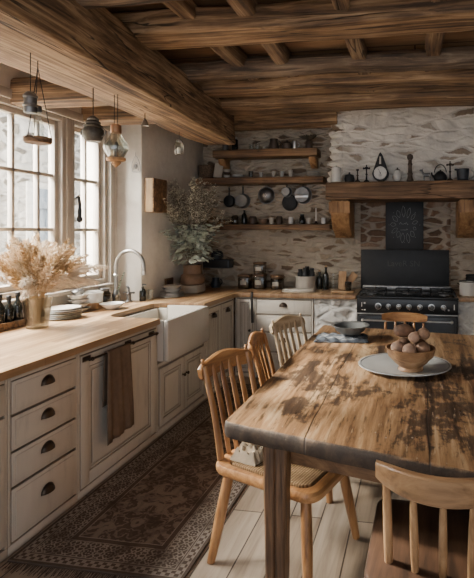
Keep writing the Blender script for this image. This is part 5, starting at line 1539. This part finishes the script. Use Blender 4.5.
def table_mat():
    s = NT('burnt and worn oak table top', 0.42)
    co = s.coord()
    c = s.mapping(co, (7.5, 0.75, 7.5), rot=(0, 0, R(-3)))
    g = s.noise(c, 1.5, 8, 0.63, 0.9)
    f = s.noise(s.mapping(co, (40, 3, 40)), 1.0, 4, 0.7)
    v = s.math('ADD', s.math('MULTIPLY', g, 0.7), s.math('MULTIPLY', f, 0.3))
    base = s.ramp(v, [(0.36, (0.06, 0.030, 0.014)), (0.44, (0.185, 0.098, 0.045)), (0.53, (0.315, 0.182, 0.088)), (0.63, (0.48, 0.33, 0.19))])
    # burn stains and dappled shade painted as dark patches: islands plus ragged streaks
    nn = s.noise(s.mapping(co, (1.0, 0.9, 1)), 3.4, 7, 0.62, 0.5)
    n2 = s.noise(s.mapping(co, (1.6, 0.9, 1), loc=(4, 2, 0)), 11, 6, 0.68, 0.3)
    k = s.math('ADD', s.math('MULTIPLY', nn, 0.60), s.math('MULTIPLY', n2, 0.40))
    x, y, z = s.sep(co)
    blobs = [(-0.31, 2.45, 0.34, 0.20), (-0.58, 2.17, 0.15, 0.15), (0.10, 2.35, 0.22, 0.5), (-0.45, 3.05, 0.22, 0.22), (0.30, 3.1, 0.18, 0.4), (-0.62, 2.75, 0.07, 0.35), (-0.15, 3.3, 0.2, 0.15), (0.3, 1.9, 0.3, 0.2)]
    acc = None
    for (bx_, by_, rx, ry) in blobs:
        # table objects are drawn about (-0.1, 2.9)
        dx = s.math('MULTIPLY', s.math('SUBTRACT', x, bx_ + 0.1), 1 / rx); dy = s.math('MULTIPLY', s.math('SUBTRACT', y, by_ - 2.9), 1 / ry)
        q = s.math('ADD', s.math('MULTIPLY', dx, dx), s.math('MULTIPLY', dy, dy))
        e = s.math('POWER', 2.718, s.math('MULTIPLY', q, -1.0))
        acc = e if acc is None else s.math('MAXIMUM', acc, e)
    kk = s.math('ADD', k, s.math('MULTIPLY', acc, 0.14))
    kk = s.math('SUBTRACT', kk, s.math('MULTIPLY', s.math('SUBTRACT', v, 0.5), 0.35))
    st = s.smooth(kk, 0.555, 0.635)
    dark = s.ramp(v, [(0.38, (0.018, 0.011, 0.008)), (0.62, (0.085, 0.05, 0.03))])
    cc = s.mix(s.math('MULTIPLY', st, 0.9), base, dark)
    fl = s.smooth(s.noise(s.mapping(co, (55, 4.5, 55), rot=(0, 0, R(-3))), 1.0, 5, 0.7), 0.555, 0.63)
    fl = s.math('MULTIPLY', fl, s.smooth(s.noise(co, 4.0, 3), 0.40, 0.58))
    cc = s.mix(s.math('MULTIPLY', fl, 0.75), cc, (0.035, 0.019, 0.010))
    fw = s.smooth(s.noise(s.mapping(co, (48, 5, 48), loc=(5, 5, 5)), 1.0, 5, 0.7), 0.60, 0.68)
    cc = s.mix(s.math('MULTIPLY', fw, 0.45), cc, (0.58, 0.44, 0.29))
    # seam cracks between three wide boards, wandering a little
    xw = s.math('ADD', x, s.math('MULTIPLY', s.math('SUBTRACT', s.noise(co, 2.0, 3), 0.5), 0.05))
    cr = None
    for sx_ in (-0.33, 0.16):
        w_ = s.math('SUBTRACT', 1.0, s.smooth(s.math('ABSOLUTE', s.math('SUBTRACT', xw, sx_)), 0.0015, 0.005))
        cr = w_ if cr is None else s.math('MAXIMUM', cr, w_)
    cc = s.mix(s.math('MULTIPLY', cr, 0.75), cc, (0.015, 0.009, 0.006))
    # pits and worm holes
    pit = s.math('SUBTRACT', 1.0, s.smooth(s.voro(s.mapping(co, (1, 0.45, 1)), 26), 0.06, 0.16))
    pit = s.math('MULTIPLY', pit, s.smooth(s.noise(co, 3.3, 3), 0.5, 0.58))
    cc = s.mix(s.math('MULTIPLY', pit, 0.8), cc, (0.02, 0.012, 0.008))
    wp = s.math('MULTIPLY', s.math('SUBTRACT', 1.0, s.smooth(s.voro(s.mapping(co, (1, 0.6, 1), loc=(9, 9, 9)), 21), 0.05, 0.13)), s.smooth(s.noise(co, 2.1, 3), 0.56, 0.62))
    cc = s.mix(s.math('MULTIPLY', wp, 0.5), cc, (0.42, 0.38, 0.32))
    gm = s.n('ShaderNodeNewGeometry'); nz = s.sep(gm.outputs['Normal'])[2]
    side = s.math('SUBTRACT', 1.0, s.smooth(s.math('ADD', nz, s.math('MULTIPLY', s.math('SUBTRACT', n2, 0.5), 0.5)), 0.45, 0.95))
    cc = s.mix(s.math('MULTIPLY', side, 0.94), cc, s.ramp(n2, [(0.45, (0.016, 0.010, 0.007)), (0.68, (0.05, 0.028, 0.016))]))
    s.col(cc)
    h = s.math('SUBTRACT', s.math('ADD', v, s.math('MULTIPLY', n2, 0.5)), s.math('MAXIMUM', cr, pit))
    s.bump(h, 0.35, 0.008)
    s.rgh(s.math('ADD', s.math('SUBTRACT', 0.54, s.math('MULTIPLY', v, 0.2)), s.math('MULTIPLY', side, 0.3)))
    return s.m
bm = B()
tp = wavy(round_poly(TC, 0.04), 0.035, 0.009)
def shrink(poly, d):
    n = len(poly); out = []
    for i in range(n):
        a, b = V((*poly[i - 1], 0)), V((*poly[(i + 1) % n], 0))
        t_ = (b - a).normalized(); out.append((poly[i][0] - t_.y * d, poly[i][1] + t_.x * d))
    return out
rings = []
for (d, z) in ((0.020, 0.0), (0.006, 0.006), (0.0, 0.022), (0.001, 0.048), (0.004, 0.062), (0.013, 0.071), (0.028, 0.072)):
    ring = []
    for i, (x, y) in enumerate(shrink(tp, d)):
        p = V((x * 6, y * 6, z * 9))
        zz = 0.698 + z + (noise.noise(p) * 0.007 if z < 0.02 else (noise.noise(p) * 0.002 if z < 0.07 else 0))
        ring.append(bm.verts.new((x + noise.noise(p * 2.2) * 0.004, y + noise.noise(p * 2.2 + V((7, 7, 7))) * 0.004, zz)))
    rings.append(ring)
for a, b in zip(rings, rings[1:]):
    for i in range(len(a)):
        j = (i + 1) % len(a); bm.faces.new((a[i], a[j], b[j], b[i]))
bm.faces.new(rings[0]); bm.faces.new(rings[-1])
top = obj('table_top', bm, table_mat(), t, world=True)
def legbm(x, y):
    bm = B()
    for (z0, z1, a0, a1) in ((0.001, 0.697, 0.040, 0.050),):
        pts = []
        for k in range(13):
            f = k / 12; w_ = a0 + (a1 - a0) * f
            pts.append((z0 + (z1 - z0) * f, w_))
        rings = []
        for (z, w_) in pts:
            c_ = 0.008; g_ = 0.006
            sec = [(-w_ + c_, -w_), (-g_, -w_), (0, -w_ + 0.008), (g_, -w_), (w_ - c_, -w_), (w_, -w_ + c_), (w_, w_ - c_), (w_ - c_, w_), (-w_ + c_, w_), (-w_, w_ - c_), (-w_, -w_ + c_)]
            rings.append([bm.verts.new((x + u, y + v_, z)) for u, v_ in sec])
        for a, b in zip(rings, rings[1:]):
            for i in range(len(a)):
                j = (i + 1) % len(a); bm.faces.new((a[i], a[j], b[j], b[i]))
        bm.faces.new(rings[0]); bm.faces.new(rings[-1])
    rough(bm, 0.003, 6, x * 3)
    return bm
for (x, y) in ((-0.572, 1.955), (0.50, 1.68), (-0.70, 4.0), (0.50, 3.80)):
    obj('leg', legbm(x, y), M_legwood, t, world=True)
def apron_bar(bm, a, b, z0, z1, th=0.024):
    a, b = V((*a, 0)), V((*b, 0)); d = b - a; L = d.length; d.normalize(); n_ = V((-d.y, d.x, 0))
    box(bm, 0, L, -th / 2, th / 2, z0, z1, 0.004, MX(a, d, n_, (0, 0, 1)))
for a, b in (((-0.515, 1.975), (0.445, 1.72)), ((-0.585, 2.02), (-0.69, 3.945)), ((-0.645, 4.0), (0.445, 3.83)), ((0.50, 1.74), (0.50, 3.745))):
    bm = B(); apron_bar(bm, a, b, 0.605, 0.697); obj('apron', bm, M_apron, t, world=True)

# things on the table
vessel('serving_platter', 'large oval grey-white platter with dark rim line on the table', 'platter', (-0.062, 2.885, ZTB + 0.003), [
    ('dish', lambda bm: lathe(bm, [(0, 0), (0.17, 0), (0.18, 0.004), (0.265, 0.019), (0.275, 0.022), (0.274, 0.026), (0.265, 0.025), (0.185, 0.011), (0.17, 0.007), (0, 0.007)], 56, sy=0.92), M_plate),
    ('rim_line', lambda bm: lathe(bm, [(0.2585, 0.0245), (0.2625, 0.0253), (0.2625, 0.0258), (0.2585, 0.0250), (0.2585, 0.0245)], 56, sy=0.92, cap=False), M_dsteel)])
bw = (-0.025, 2.825)
vessel('wooden_bowl', 'turned wooden footed bowl full of potatoes on the oval platter', 'bowl', (bw[0], bw[1], ZTB + 0.0105), [
    ('body', [(0, 0), (0.072, 0), (0.075, 0.006), (0.068, 0.022), (0.095, 0.045), (0.132, 0.085), (0.145, 0.128), (0.140, 0.131), (0.134, 0.125), (0.122, 0.085), (0.078, 0.048), (0, 0.04)], M_bowlwood)])
M_pot = [plain('brown potato skin', (0.13, 0.068, 0.038), 0.75, 0, 0.6, 16, 0.5), plain('pale potato skin', (0.32, 0.20, 0.135), 0.7, 0, 0.4, 16, 0.4), plain('tan potato skin', (0.22, 0.125, 0.072), 0.7, 0, 0.5, 16, 0.4)]
spuds = [(0.0, 0.0, 0.098, 0.034, 2, (1, 1, 1), 'potato hidden deep in the middle of the wooden bowl')]
for k, (ang, mi, lab) in enumerate(((-160, 1, 'pale potato at the left rim of the bowl'), (-95, 1, 'pinkish potato at the front rim of the bowl'), (-28, 2, 'tan potato at the right front rim of the bowl'), (45, 0, 'dark brown potato at the right rear rim of the bowl'), (122, 0, 'brown potato at the left rear rim of the bowl'))):
    spuds.append((0.078 * math.cos(R(ang)), 0.078 * math.sin(R(ang)), 0.130, 0.041, mi, ((1.04, 0.96, 0.95), (0.98, 1.02, 0.92))[k % 2], lab))
spuds += [(0.018, -0.042, 0.196, 0.031, 1, (1.05, 1, 0.95), 'pale round potato in the middle of the heap'), (0.074, 0.02, 0.205, 0.036, 2, (1.05, 1.0, 0.95), 'tan potato on the right side of the heap'), (-0.04, 0.03, 0.218, 0.050, 0, (1.28, 0.95, 0.78), 'large dark potato on top of the heap')]
for k, (dx, dy, dz, r, mi, sc3, lab) in enumerate(spuds):
    bm = B(); ball(bm, (0, 0, 0), r, 3, sc3); rough(bm, r * 0.11, 0.8 / r, k * 2.7)
    single('potato', bm, M_pot[mi], lab, 'potato', (bw[0] + dx, bw[1] + dy, ZTB + 0.0105 + dz), 'potatoes in the wooden bowl', rotz=(k * 1.1 if k < 6 else 0.2))
# folded cloth with bowl
bm = B()
cx0, cy0 = -0.545, 3.58
def folded(bm, w_, d_, z0, h, seed, nx=34, ny=24, jag=0.02):
    g = []
    for layer in (0, 1):
        rows = []
        for j in range(ny + 1):
            row = []
            for i in range(nx + 1):
                u, v = i / nx * 2 - 1, j / ny * 2 - 1
                ed = max(abs(u), abs(v))
                p = V((u * w_ * (1 + 0.07 * noise.noise(V((v * 2, seed, 0)))), v * d_ * (1 + 0.12 * noise.noise(V((u * 2.2, seed + 4, 0)))), 0))
                f = min(1, max(0, (1 - ed) * 7))
                zz = z0 + h * (0.25 + 0.75 * f ** 0.5) * (0.75 + 0.5 * noise.noise(V((u * 3.1, v * 3.7, seed))) + 0.22 * math.sin(u * 16 + v * 5 + seed)) if layer else z0
                p.z = max(zz, z0 + (0.002 if layer else 0)); row.append(bm.verts.new(p))
            rows.append(row)
        for j in range(ny):
            for i in range(nx): bm.faces.new((rows[j][i], rows[j][i + 1], rows[j + 1][i + 1], rows[j + 1][i]))
        g.append(rows)
    a, b = g
    for i in range(nx):
        bm.faces.new((a[0][i], a[0][i + 1], b[0][i + 1], b[0][i])); bm.faces.new((a[ny][i], a[ny][i + 1], b[ny][i + 1], b[ny][i]))
    for j in range(ny):
        bm.faces.new((a[j][0], a[j + 1][0], b[j + 1][0], b[j][0])); bm.faces.new((a[j][nx], a[j + 1][nx], b[j + 1][nx], b[j][nx]))
folded(bm, 0.195, 0.125, 0.0, 0.028, 3.0)
single('folded_cloth', bm, M_cloth, 'crumpled blue-grey patterned cloth under the grey bowl on the table', 'cloth', (cx0, cy0, ZTB + 0.003), rotz=0.1)
vessel('pewter_bowl', 'wide grey pewter bowl on the crumpled blue-grey cloth', 'bowl', (-0.485, 3.61, ZTB + 0.042), [('body', [(0, 0), (0.075, 0), (0.08, 0.008), (0.105, 0.02), (0.128, 0.055), (0.146, 0.062), (0.146, 0.066), (0.124, 0.062), (0.10, 0.028), (0.075, 0.016), (0, 0.014)], M_pewter)])

# ------------------------------------------------------------------ chairs
def taper(bm, p0, p1, r0, r1, mid=None, seg=12, flat=None):
    n = 8
    pts = [V(p0).lerp(V(p1), i / n) for i in range(n + 1)]
    rad = []
    for i in range(n + 1):
        f = i / n
        r = r0 + (r1 - r0) * f
        if mid: r += mid * math.sin(PI * f)
        rad.append(r)
    tube(bm, pts, rad, seg, flat=flat)

def seat_outline(w_, d_, rc, back=0.85):
    pts = [(-w_ * back, -d_), (w_ * back, -d_), (w_, d_), (-w_, d_)]
    return round_poly(pts, rc, 7)

def farm_chair(name, label, loc, rz, mw, mx, seat_m, group, style='rush', h=0.93, zs=0.455, w_=0.215, d_=0.21, cw=0.185):
    """slat-back farmhouse chair; local +y is the front"""
    t = thing(name, label, 'chair', loc, rz, group)
    bm = B()
    out = seat_outline(w_, d_, 0.09)
    inn = [(x * 0.80, y * 0.80) for x, y in out]
    n = len(out)
    rings = []
    for (k, z) in ((1.0, zs - 0.042), (1.02, zs - 0.03), (1.02, zs - 0.012), (0.985, zs), (0.90, zs + 0.002), (0.82, zs - 0.006), (0.80, zs - 0.03)):
        rings.append([bm.verts.new((x * k, y * k, z)) for x, y in out])
    rings.append(rings[0])
    for a, b in zip(rings, rings[1:]):
        for i in range(n):
            j = (i + 1) % n; bm.faces.new((a[i], a[j], b[j], b[i]))
    obj('seat_frame', bm, mx, t)
    bm = B()
    prism(bm, [(x * 0.792, y * 0.792) for x, y in out], zs - 0.028, zs + 0.003, 0.006)
    obj('seat', bm, seat_m, t)
    for (sx, sy) in ((-1, 1), (1, 1), (-1, -1), (1, -1)):
        bm = B()
        taper(bm, (sx * (w_ * 0.70), sy * d_ * 0.72, zs - 0.043), (sx * (w_ - 0.005), sy * (d_ - 0.03), 0.002), 0.024, 0.019, 0.004)
        obj('leg', bm, mw, t)
    yb = -d_ + 0.02
    lean = 0.095
    zt = h - 0.07
    for sx in (-1, 1):
        bm = B()
        pts = spline([(sx * cw * 0.86, yb, zs + 0.0035), (sx * cw * 0.90, yb - lean * 0.35, zs + (zt - zs) * 0.5), (sx * cw * 0.93, yb - lean, zt + 0.02)], 6)
        tube(bm, pts, [0.020 - 0.003 * i / (len(pts) - 1) for i in range(len(pts))], 12, flat=(1.0, 0.72))
        obj('back_post', bm, mw, t)
    for k in range(4):
        f = (k + 1) / 5 * 2 - 1
        bm = B()
        bow = 0.02 * (1 - f * f)
        pts = spline([(f * cw * 0.84, yb - bow * 0.3, zs + 0.004), (f * cw * 0.86, yb - lean * 0.35 - bow, zs + (zt - zs) * 0.5), (f * cw * 0.88, yb - lean - bow, zt + 0.012)], 6)
        tube(bm, pts, [0.0135 + 0.004 * math.sin(PI * i / (len(pts) - 1)) for i in range(len(pts))], 10, flat=(1.0, 0.55))
        obj('slat', bm, mw, t)
    # shaped crest rail with eared ends
    bm = B()
    N = 26
    rings = []
    for i in range(N + 1):
        f = i / N * 2 - 1
        x = f * (cw + 0.018)
        y = yb - lean - 0.026 * (1 - f * f) + 0.004
        hh = 0.074 + 0.012 * math.cos(f * PI) + (0.0 if abs(f) < 0.85 else -0.035 * ((abs(f) - 0.85) / 0.15) ** 2)
        top_ = h - 0.020 + 0.016 * math.cos(f * PI * 1.0) - (0 if abs(f) < 0.85 else 0.02 * ((abs(f) - 0.85) / 0.15) ** 2)
        z0 = top_ - hh - 0.022
        th = 0.013
        rings.append([bm.verts.new(q) for q in ((x, y - th, z0 + 0.006), (x, y - th - 0.006, (z0 + top_) / 2), (x, y - th - 0.010, top_ - 0.006), (x, y - 0.010, top_), (x, y + th - 0.010, top_ - 0.006), (x, y + th - 0.004, (z0 + top_) / 2), (x, y + th, z0 + 0.006), (x, y, z0))])
    for a, b in zip(rings, rings[1:]):
        for i in range(8):
            j = (i + 1) % 8; bm.faces.new((a[i], a[j], b[j], b[i]))
    bm.faces.new(rings[0]); bm.faces.new(rings[-1])
    obj('crest_rail', bm, mx, t)
    for sx in (-1, 1):
        bm = B(); lathe(bm, [(0, 0), (0.009, 0.0), (0.007, 0.008), (0.010, 0.014), (0.006, 0.022), (0, 0.024)], 12, T(sx * cw * 0.93, yb - lean - 0.012, h - 0.036))
        obj('finial', bm, mw, t)
    bm = B(); tube(bm, [(-w_ - 0.005, 0.0, 0.2), (w_ + 0.005, 0.0, 0.2)], [0.010, 0.010], 8)
    return t, bm

def farm(*a, **k):
    t, bm = farm_chair(*a, **k)
    bm.free()
    return t
def face(dx, dy): return math.atan2(-dx, dy)
farm('dining_chair', 'honey pine slat-back chair with rush seat at the near left table corner', (-0.632, 2.318, 0), face(0.951, -0.309), M_chair, M_chair_x, M_rush, None, h=0.955, w_=0.248, d_=0.30)
farm('dining_chair', 'honey pine chair seen edge-on, second along the left table side', (-0.695, 2.95, 0), face(0.994, 0.11), M_chair, M_chair_x, M_rush, None, h=0.95)
farm('dining_chair', 'pale ash slat-back chair, farthest along the left table side', (-0.69, 3.44, 0), face(0.92, -0.38), M_pale, M_pale_x, M_rush, None, h=0.95)

def spindle_chair(label, loc, rz, mw, mx, seat_m, h=0.83, zs=0.45, cw=0.245, w_=0.245, d_=0.225, arch=0.05, inset=0.045, lean=0.075):
    """low comb-back chair with round spindles and a plank seat"""
    t = thing('spindle_chair', label, 'chair', loc, rz)
    bm = B()
    prism(bm, seat_outline(w_, d_, 0.055, 0.95), zs - 0.035, zs, 0.010)
    obj('seat', bm, seat_m, t)
    for (sx, sy) in ((-1, 1), (1, 1), (-1, -1), (1, -1)):
        bm = B(); taper(bm, (sx * w_ * 0.72, sy * d_ * 0.72, zs - 0.036), (sx * (w_ + 0.02), sy * (d_ + 0.03), 0.002), 0.022, 0.017, 0.003)
        obj('leg', bm, mw, t)
    for k in range(5):
        f = k / 2 - 1
        yb = -d_ + inset
        bow = arch * (1 - f * f)
        bm = B(); taper(bm, (f * (cw - 0.03), yb - bow * 0.4, zs + 0.001), (f * (cw - 0.03), yb - lean - bow, h - 0.085), 0.015 if abs(f) == 1 else 0.013, 0.0125 if abs(f) == 1 else 0.011, 0.002)
        obj('spindle', bm, mw, t)
    bm = B(); N = 24; rings = []
    for i in range(N + 1):
        f = i / N * 2 - 1
        x = f * (cw + 0.005)
        y = -d_ + inset - lean - (arch + 0.008) * (1 - f * f)
        e = 1 - 0.25 * abs(f) ** 6
        top_, bot = h - 0.008 * f * f, h - 0.086 + 0.012 * abs(f) ** 3
        m_ = (top_ + bot) / 2; hh = (top_ - bot) / 2 * e
        th = 0.0145
        rings.append([bm.verts.new(q) for q in ((x, y - th, m_ - hh + 0.005), (x, y - th - 0.004, m_ + hh - 0.005), (x, y - th + 0.001, m_ + hh), (x, y + th - 0.006, m_ + hh), (x, y + th - 0.001, m_ + hh - 0.005), (x, y + th, m_ - hh + 0.005), (x, y + th - 0.005, m_ - hh), (x, y - th + 0.005, m_ - hh))])
    for a, b in zip(rings, rings[1:]):
        for i in range(8):
            j = (i + 1) % 8; bm.faces.new((a[i], a[j], b[j], b[i]))
    bm.faces.new(rings[0]); bm.faces.new(rings[-1])
    obj('crest_rail', bm, mx, t)
    return t
spindle_chair('low-backed chair with curved crest, round spindles and dark seat in the near right corner', (0.10, 1.79, 0), R(-3), M_oakc, M_oakc_x, M_darkseat, h=0.838, cw=0.212, w_=0.27, d_=0.25, arch=0.095, inset=0.105, lean=0.065)
spindle_chair('low-backed wooden chair at the far table end in front of the range', (-0.115, 4.24, 0), R(180 - 4), M_chair, M_chair_x, M_chair_x, 0.825, cw=0.205)

# folded linens piled against the near chair's back
fx, fy = 0.951, -0.309
for k, (df, dl, z, hh) in enumerate(((-0.15, -0.085, 0.0, 0.06), (-0.16, 0.045, 0.0, 0.065), (-0.155, -0.02, 0.092, 0.055))):
    bm = B(); folded(bm, 0.055, 0.075, 0.0, hh, k * 2.2, 14, 10)
    pos = (-0.640 + fx * df - fy * dl * 1.0, 2.31 + fy * df + fx * dl, 0.4595 + z)
    single('folded_linen', bm, M_linen, ('nearest folded cream linen bundle at the back of the near chair seat', 'farther folded cream linen bundle at the back of the near chair seat', 'topmost folded cream linen bundle on the near chair seat')[k], 'linen', pos, 'folded linens on the chair', rotz=face(fx, fy) + 0.2 * k)

# ------------------------------------------------------------------ hanging from the main beam
def wire(bm, a, b, r=0.0022): tube(bm, [a, b], r, 6)
ZBM = 2.478
# tray hung on wires
t = thing('hanging_tray', 'round dark wooden tray hanging on thin wires in front of the window', 'hanging tray', (-1.955, 2.24, 2.045))
bm = B(); lathe(bm, [(0, 0), (0.060, 0), (0.066, 0.008), (0.066, 0.03), (0.060, 0.03), (0.058, 0.012), (0, 0.011)], 26); obj('tray', bm, M_shelf, t)
for k in range(3):
    a = 2 * PI * k / 3 + 0.5
    bm = B(); wire(bm, (0.063 * math.cos(a), 0.063 * math.sin(a), 0.03), (0, 0, 0.40)); obj('tray_wire', bm, M_wire, t)
bm = B(); wire(bm, (0, 0, 0.40), (0, 0, ZBM - 2.045)); obj('hanging_cord', bm, M_wire, t)
vessel('hanging_bottle', 'clear glass bottle with dark collar standing on the hanging tray', 'bottle', (-1.955, 2.24, 2.0565), [('body', [(0, 0), (0.028, 0), (0.030, 0.006), (0.027, 0.09), (0.016, 0.125), (0.015, 0.15), (0, 0.15)], M_glass), ('collar', cyl(0.019, 0.1505, 0.185), M_dsteel)])
t = thing('white_blossom', 'tiny pot of white blossoms on the hanging tray', 'plant', (-1.994, 2.232, 2.0565))
bm = B(); lathe(bm, cup_prof(0.009, 0.012, 0.02), 14); obj('pot', bm, M_cream, t)
bm = B(); rb = random.Random(4)
for k in range(16): ball(bm, (rb.uniform(-0.007, 0.012), rb.uniform(-0.016, 0.016), 0.028 + rb.uniform(-0.005, 0.016)), 0.006, 1)
obj('blossom', bm, M_white, t)['kind'] = 'stuff'
t = thing('metal_lantern', 'ribbed silver tin lantern hanging above the tray', 'lantern', (-1.90, 2.13, 2.175))
bm = B(); lathe(bm, [(0, 0), (0.028, 0), (0.03, 0.006), (0.03, 0.03), (0.034, 0.034), (0.034, 0.04), (0.029, 0.044), (0.029, 0.075), (0.033, 0.079), (0.033, 0.086), (0.018, 0.105), (0, 0.108)], 20); obj('body', bm, M_dsteel, t)
bm = B(); wire(bm, (0, 0, 0.108), (0, 0, ZBM - 2.175)); obj('hanging_wire', bm, M_wire, t)
# dark ridged lantern
t = thing('ridged_lantern', 'dark ridged metal pot lantern hanging second from the left', 'lantern', (-1.985, 2.72, 2.145))
bm = B(); lathe(bm, [(0, 0), (0.042, 0), (0.05, 0.012), (0.060, 0.04), (0.062, 0.065), (0.052, 0.085), (0.057, 0.09), (0.057, 0.096), (0.040, 0.108), (0.045, 0.113), (0.045, 0.119), (0.03, 0.13), (0.034, 0.135), (0.034, 0.14), (0.014, 0.158), (0, 0.165)], 24); obj('body', bm, plain('tarnished tin', (0.10, 0.09, 0.075), 0.5, 0.7, 0.4, 30), t)
for sx in (-1, 1):
    bm = B(); loop(bm, (sx * 0.058, 0, 0.055), 0.026, ((sx, 0, 0), (0, 0, 1)), 0.004, -85, 85, 10); obj('side_handle', bm, M_dsteel, t)
bm = B(); wire(bm, (0, 0, 0.165), (0, 0, ZBM - 2.145), 0.003); obj('hanging_cord', bm, M_wire, t)
# tear-drop glass lantern
t = thing('glass_lantern', 'tear-shaped glass lantern with copper cap and wooden base hanging from the beam', 'lantern', (-1.93, 2.87, 2.03))
bm = B(); lathe(bm, [(0.045, 0.036), (0.060, 0.06), (0.078, 0.095), (0.072, 0.125), (0.045, 0.165), (0.030, 0.195), (0.0285, 0.195), (0.0435, 0.164), (0.0705, 0.124), (0.0765, 0.095), (0.0585, 0.061), (0.0435, 0.037), (0.045, 0.036)], 28, cap=False); obj('shade', bm, glass('lantern glass', (0.9, 0.92, 0.9), 1.0, 0.08), t)
bm = B(); lathe(bm, [(0, 0.012), (0.048, 0.012), (0.058, 0.017), (0.060, 0.033), (0.05, 0.0355), (0, 0.0355)], 24); lathe(bm, [(0, -0.03), (0.008, -0.022), (0.02, -0.012), (0.03, 0.0), (0.03, 0.0115), (0, 0.0115)], 18); obj('base', bm, M_corbel, t)
bm = B(); lathe(bm, [(0, 0.1955), (0.032, 0.1955), (0.034, 0.20), (0.032, 0.245), (0.024, 0.252), (0, 0.253)], 20); obj('cap', bm, M_copper, t)
bm = B(); lathe(bm, [(0, 0.037), (0.014, 0.037), (0.014, 0.085), (0.011, 0.10), (0.016, 0.115), (0.008, 0.14), (0, 0.142)], 14); obj('candle_lamp', bm, M_dsteel, t)
for sx in (-0.012, 0.012):
    bm = B(); wire(bm, (sx, 0, 0.252), (sx, 0, ZBM - 2.03), 0.002); obj('hanging_wire', bm, M_wire, t)
# small bell, wire ornament, bulb
vessel('hanging_bell', 'little grey bell hanging on a hook under the beam', 'bell', (-2.02, 3.36, 2.383), [('body', [(0, 0.052), (0.01, 0.05), (0.02, 0.03), (0.028, 0.004), (0.03, 0), (0.026, 0), (0, 0.03)], M_dsteel), ('hook', lambda bm: (wire(bm, (0, 0, 0.052), (0, 0, 0.095), 0.003), loop(bm, (0, 0, 0.03), 0.012, ((1, 0, 0), (0, 0, -1)), 0.002)), M_wire)])
t = thing('wire_ornament', 'small white wire ornament hanging on the wall by the window recess', 'ornament', (-2.645, 4.255, 2.16))
bm = B()
tube(bm, spline([(-0.045, 0, 0.0), (-0.05, 0, 0.07), (-0.01, 0, 0.15), (0.03, 0, 0.08), (0.035, 0, 0.0), (-0.045, 0, 0.0)]), 0.0035, 6)
tube(bm, spline([(-0.02, 0, 0.01), (0.0, 0, 0.09), (0.02, 0, 0.01)]), 0.003, 6)
obj('frame', bm, M_greyplate, t)
bm = B(); ball(bm, (-0.008, 0, 0.05), 0.016, 2, (1, 0.5, 1.6)); obj('bead', bm, M_dsteel, t)
bm = B(); wire(bm, (-0.01, 0, 0.15), (-0.01, 0, 0.185), 0.0015); obj('hanging_cord', bm, M_wire, t)
vessel('glass_bulb_lantern', 'small clear glass jar lantern hanging near the end of the beam', 'lantern', (-2.085, 4.02, 2.275), [('jar', [(0.0, 0), (0.036, 0), (0.042, 0.012), (0.042, 0.08), (0.026, 0.108), (0, 0.108)], M_glass), ('cap', cyl(0.024, 0.1085, 0.128), M_dsteel), ('candle', cyl(0.017, 0.004, 0.06), M_white), ('wire', lambda bm: wire(bm, (0, 0, 0.128), (0, 0, ZBM - 2.275), 0.002), M_wire)])
# ------------------------------------------------------------------ camera, light, look
cam = bpy.data.cameras.new('camera'); co_ = link(bpy.data.objects.new('camera', cam))
co_.location = (0, 0, 1.58); co_.rotation_euler = (R(90), 0, R(9))
cam.sensor_fit = 'AUTO'; cam.sensor_width = 36.0
cam.lens = 480.0 / 578.0 * 36.0
cam.shift_x = -(338.98 - 237.0) / 578.0
cam.shift_y = -57.0 / 578.0
cam.clip_start = 0.05
SC.camera = co_

w = bpy.data.worlds.new('daylight'); SC.world = w; w.use_nodes = True
bg = w.node_tree.nodes['Background']; bg.inputs[0].default_value = (0.86, 0.92, 1.0, 1); bg.inputs[1].default_value = 1.55

def area(name, loc, target, sx, sy, power, color):
    l = bpy.data.lights.new(name, 'AREA'); l.shape = 'RECTANGLE'; l.size = sx; l.size_y = sy; l.energy = power; l.color = color
    o = link(bpy.data.objects.new(name, l)); o.location = loc
    o.rotation_euler = (V(target) - V(loc)).to_track_quat('-Z', 'Y').to_euler()
    return o
area('sky_fill_outside', (-4.7, 2.2, 4.1), (-1.6, 3.2, 1.0), 4.2, 2.0, 4300, (1.0, 0.95, 0.88))  # unseen lamp added outside the window as stand-in for bright sky
area('facade_fill', (-4.0, 4.8, 3.7), (-6.2, 5.2, 1.4), 5.0, 0.8, 70, (1.0, 0.97, 0.92))  # added fill lamp, out of view, brightens the outside wall
sun = bpy.data.lights.new('sun', 'SUN'); sun.energy = 13; sun.angle = R(5); sun.color = (1.0, 0.90, 0.76)
so = link(bpy.data.objects.new('sun', sun)); so.rotation_euler = (V((1.0, -0.18, -0.62))).to_track_quat('-Z', 'Y').to_euler()

SC.view_settings.view_transform = 'AgX'
SC.view_settings.look = 'AgX - Base Contrast'
SC.view_settings.exposure = 0.43
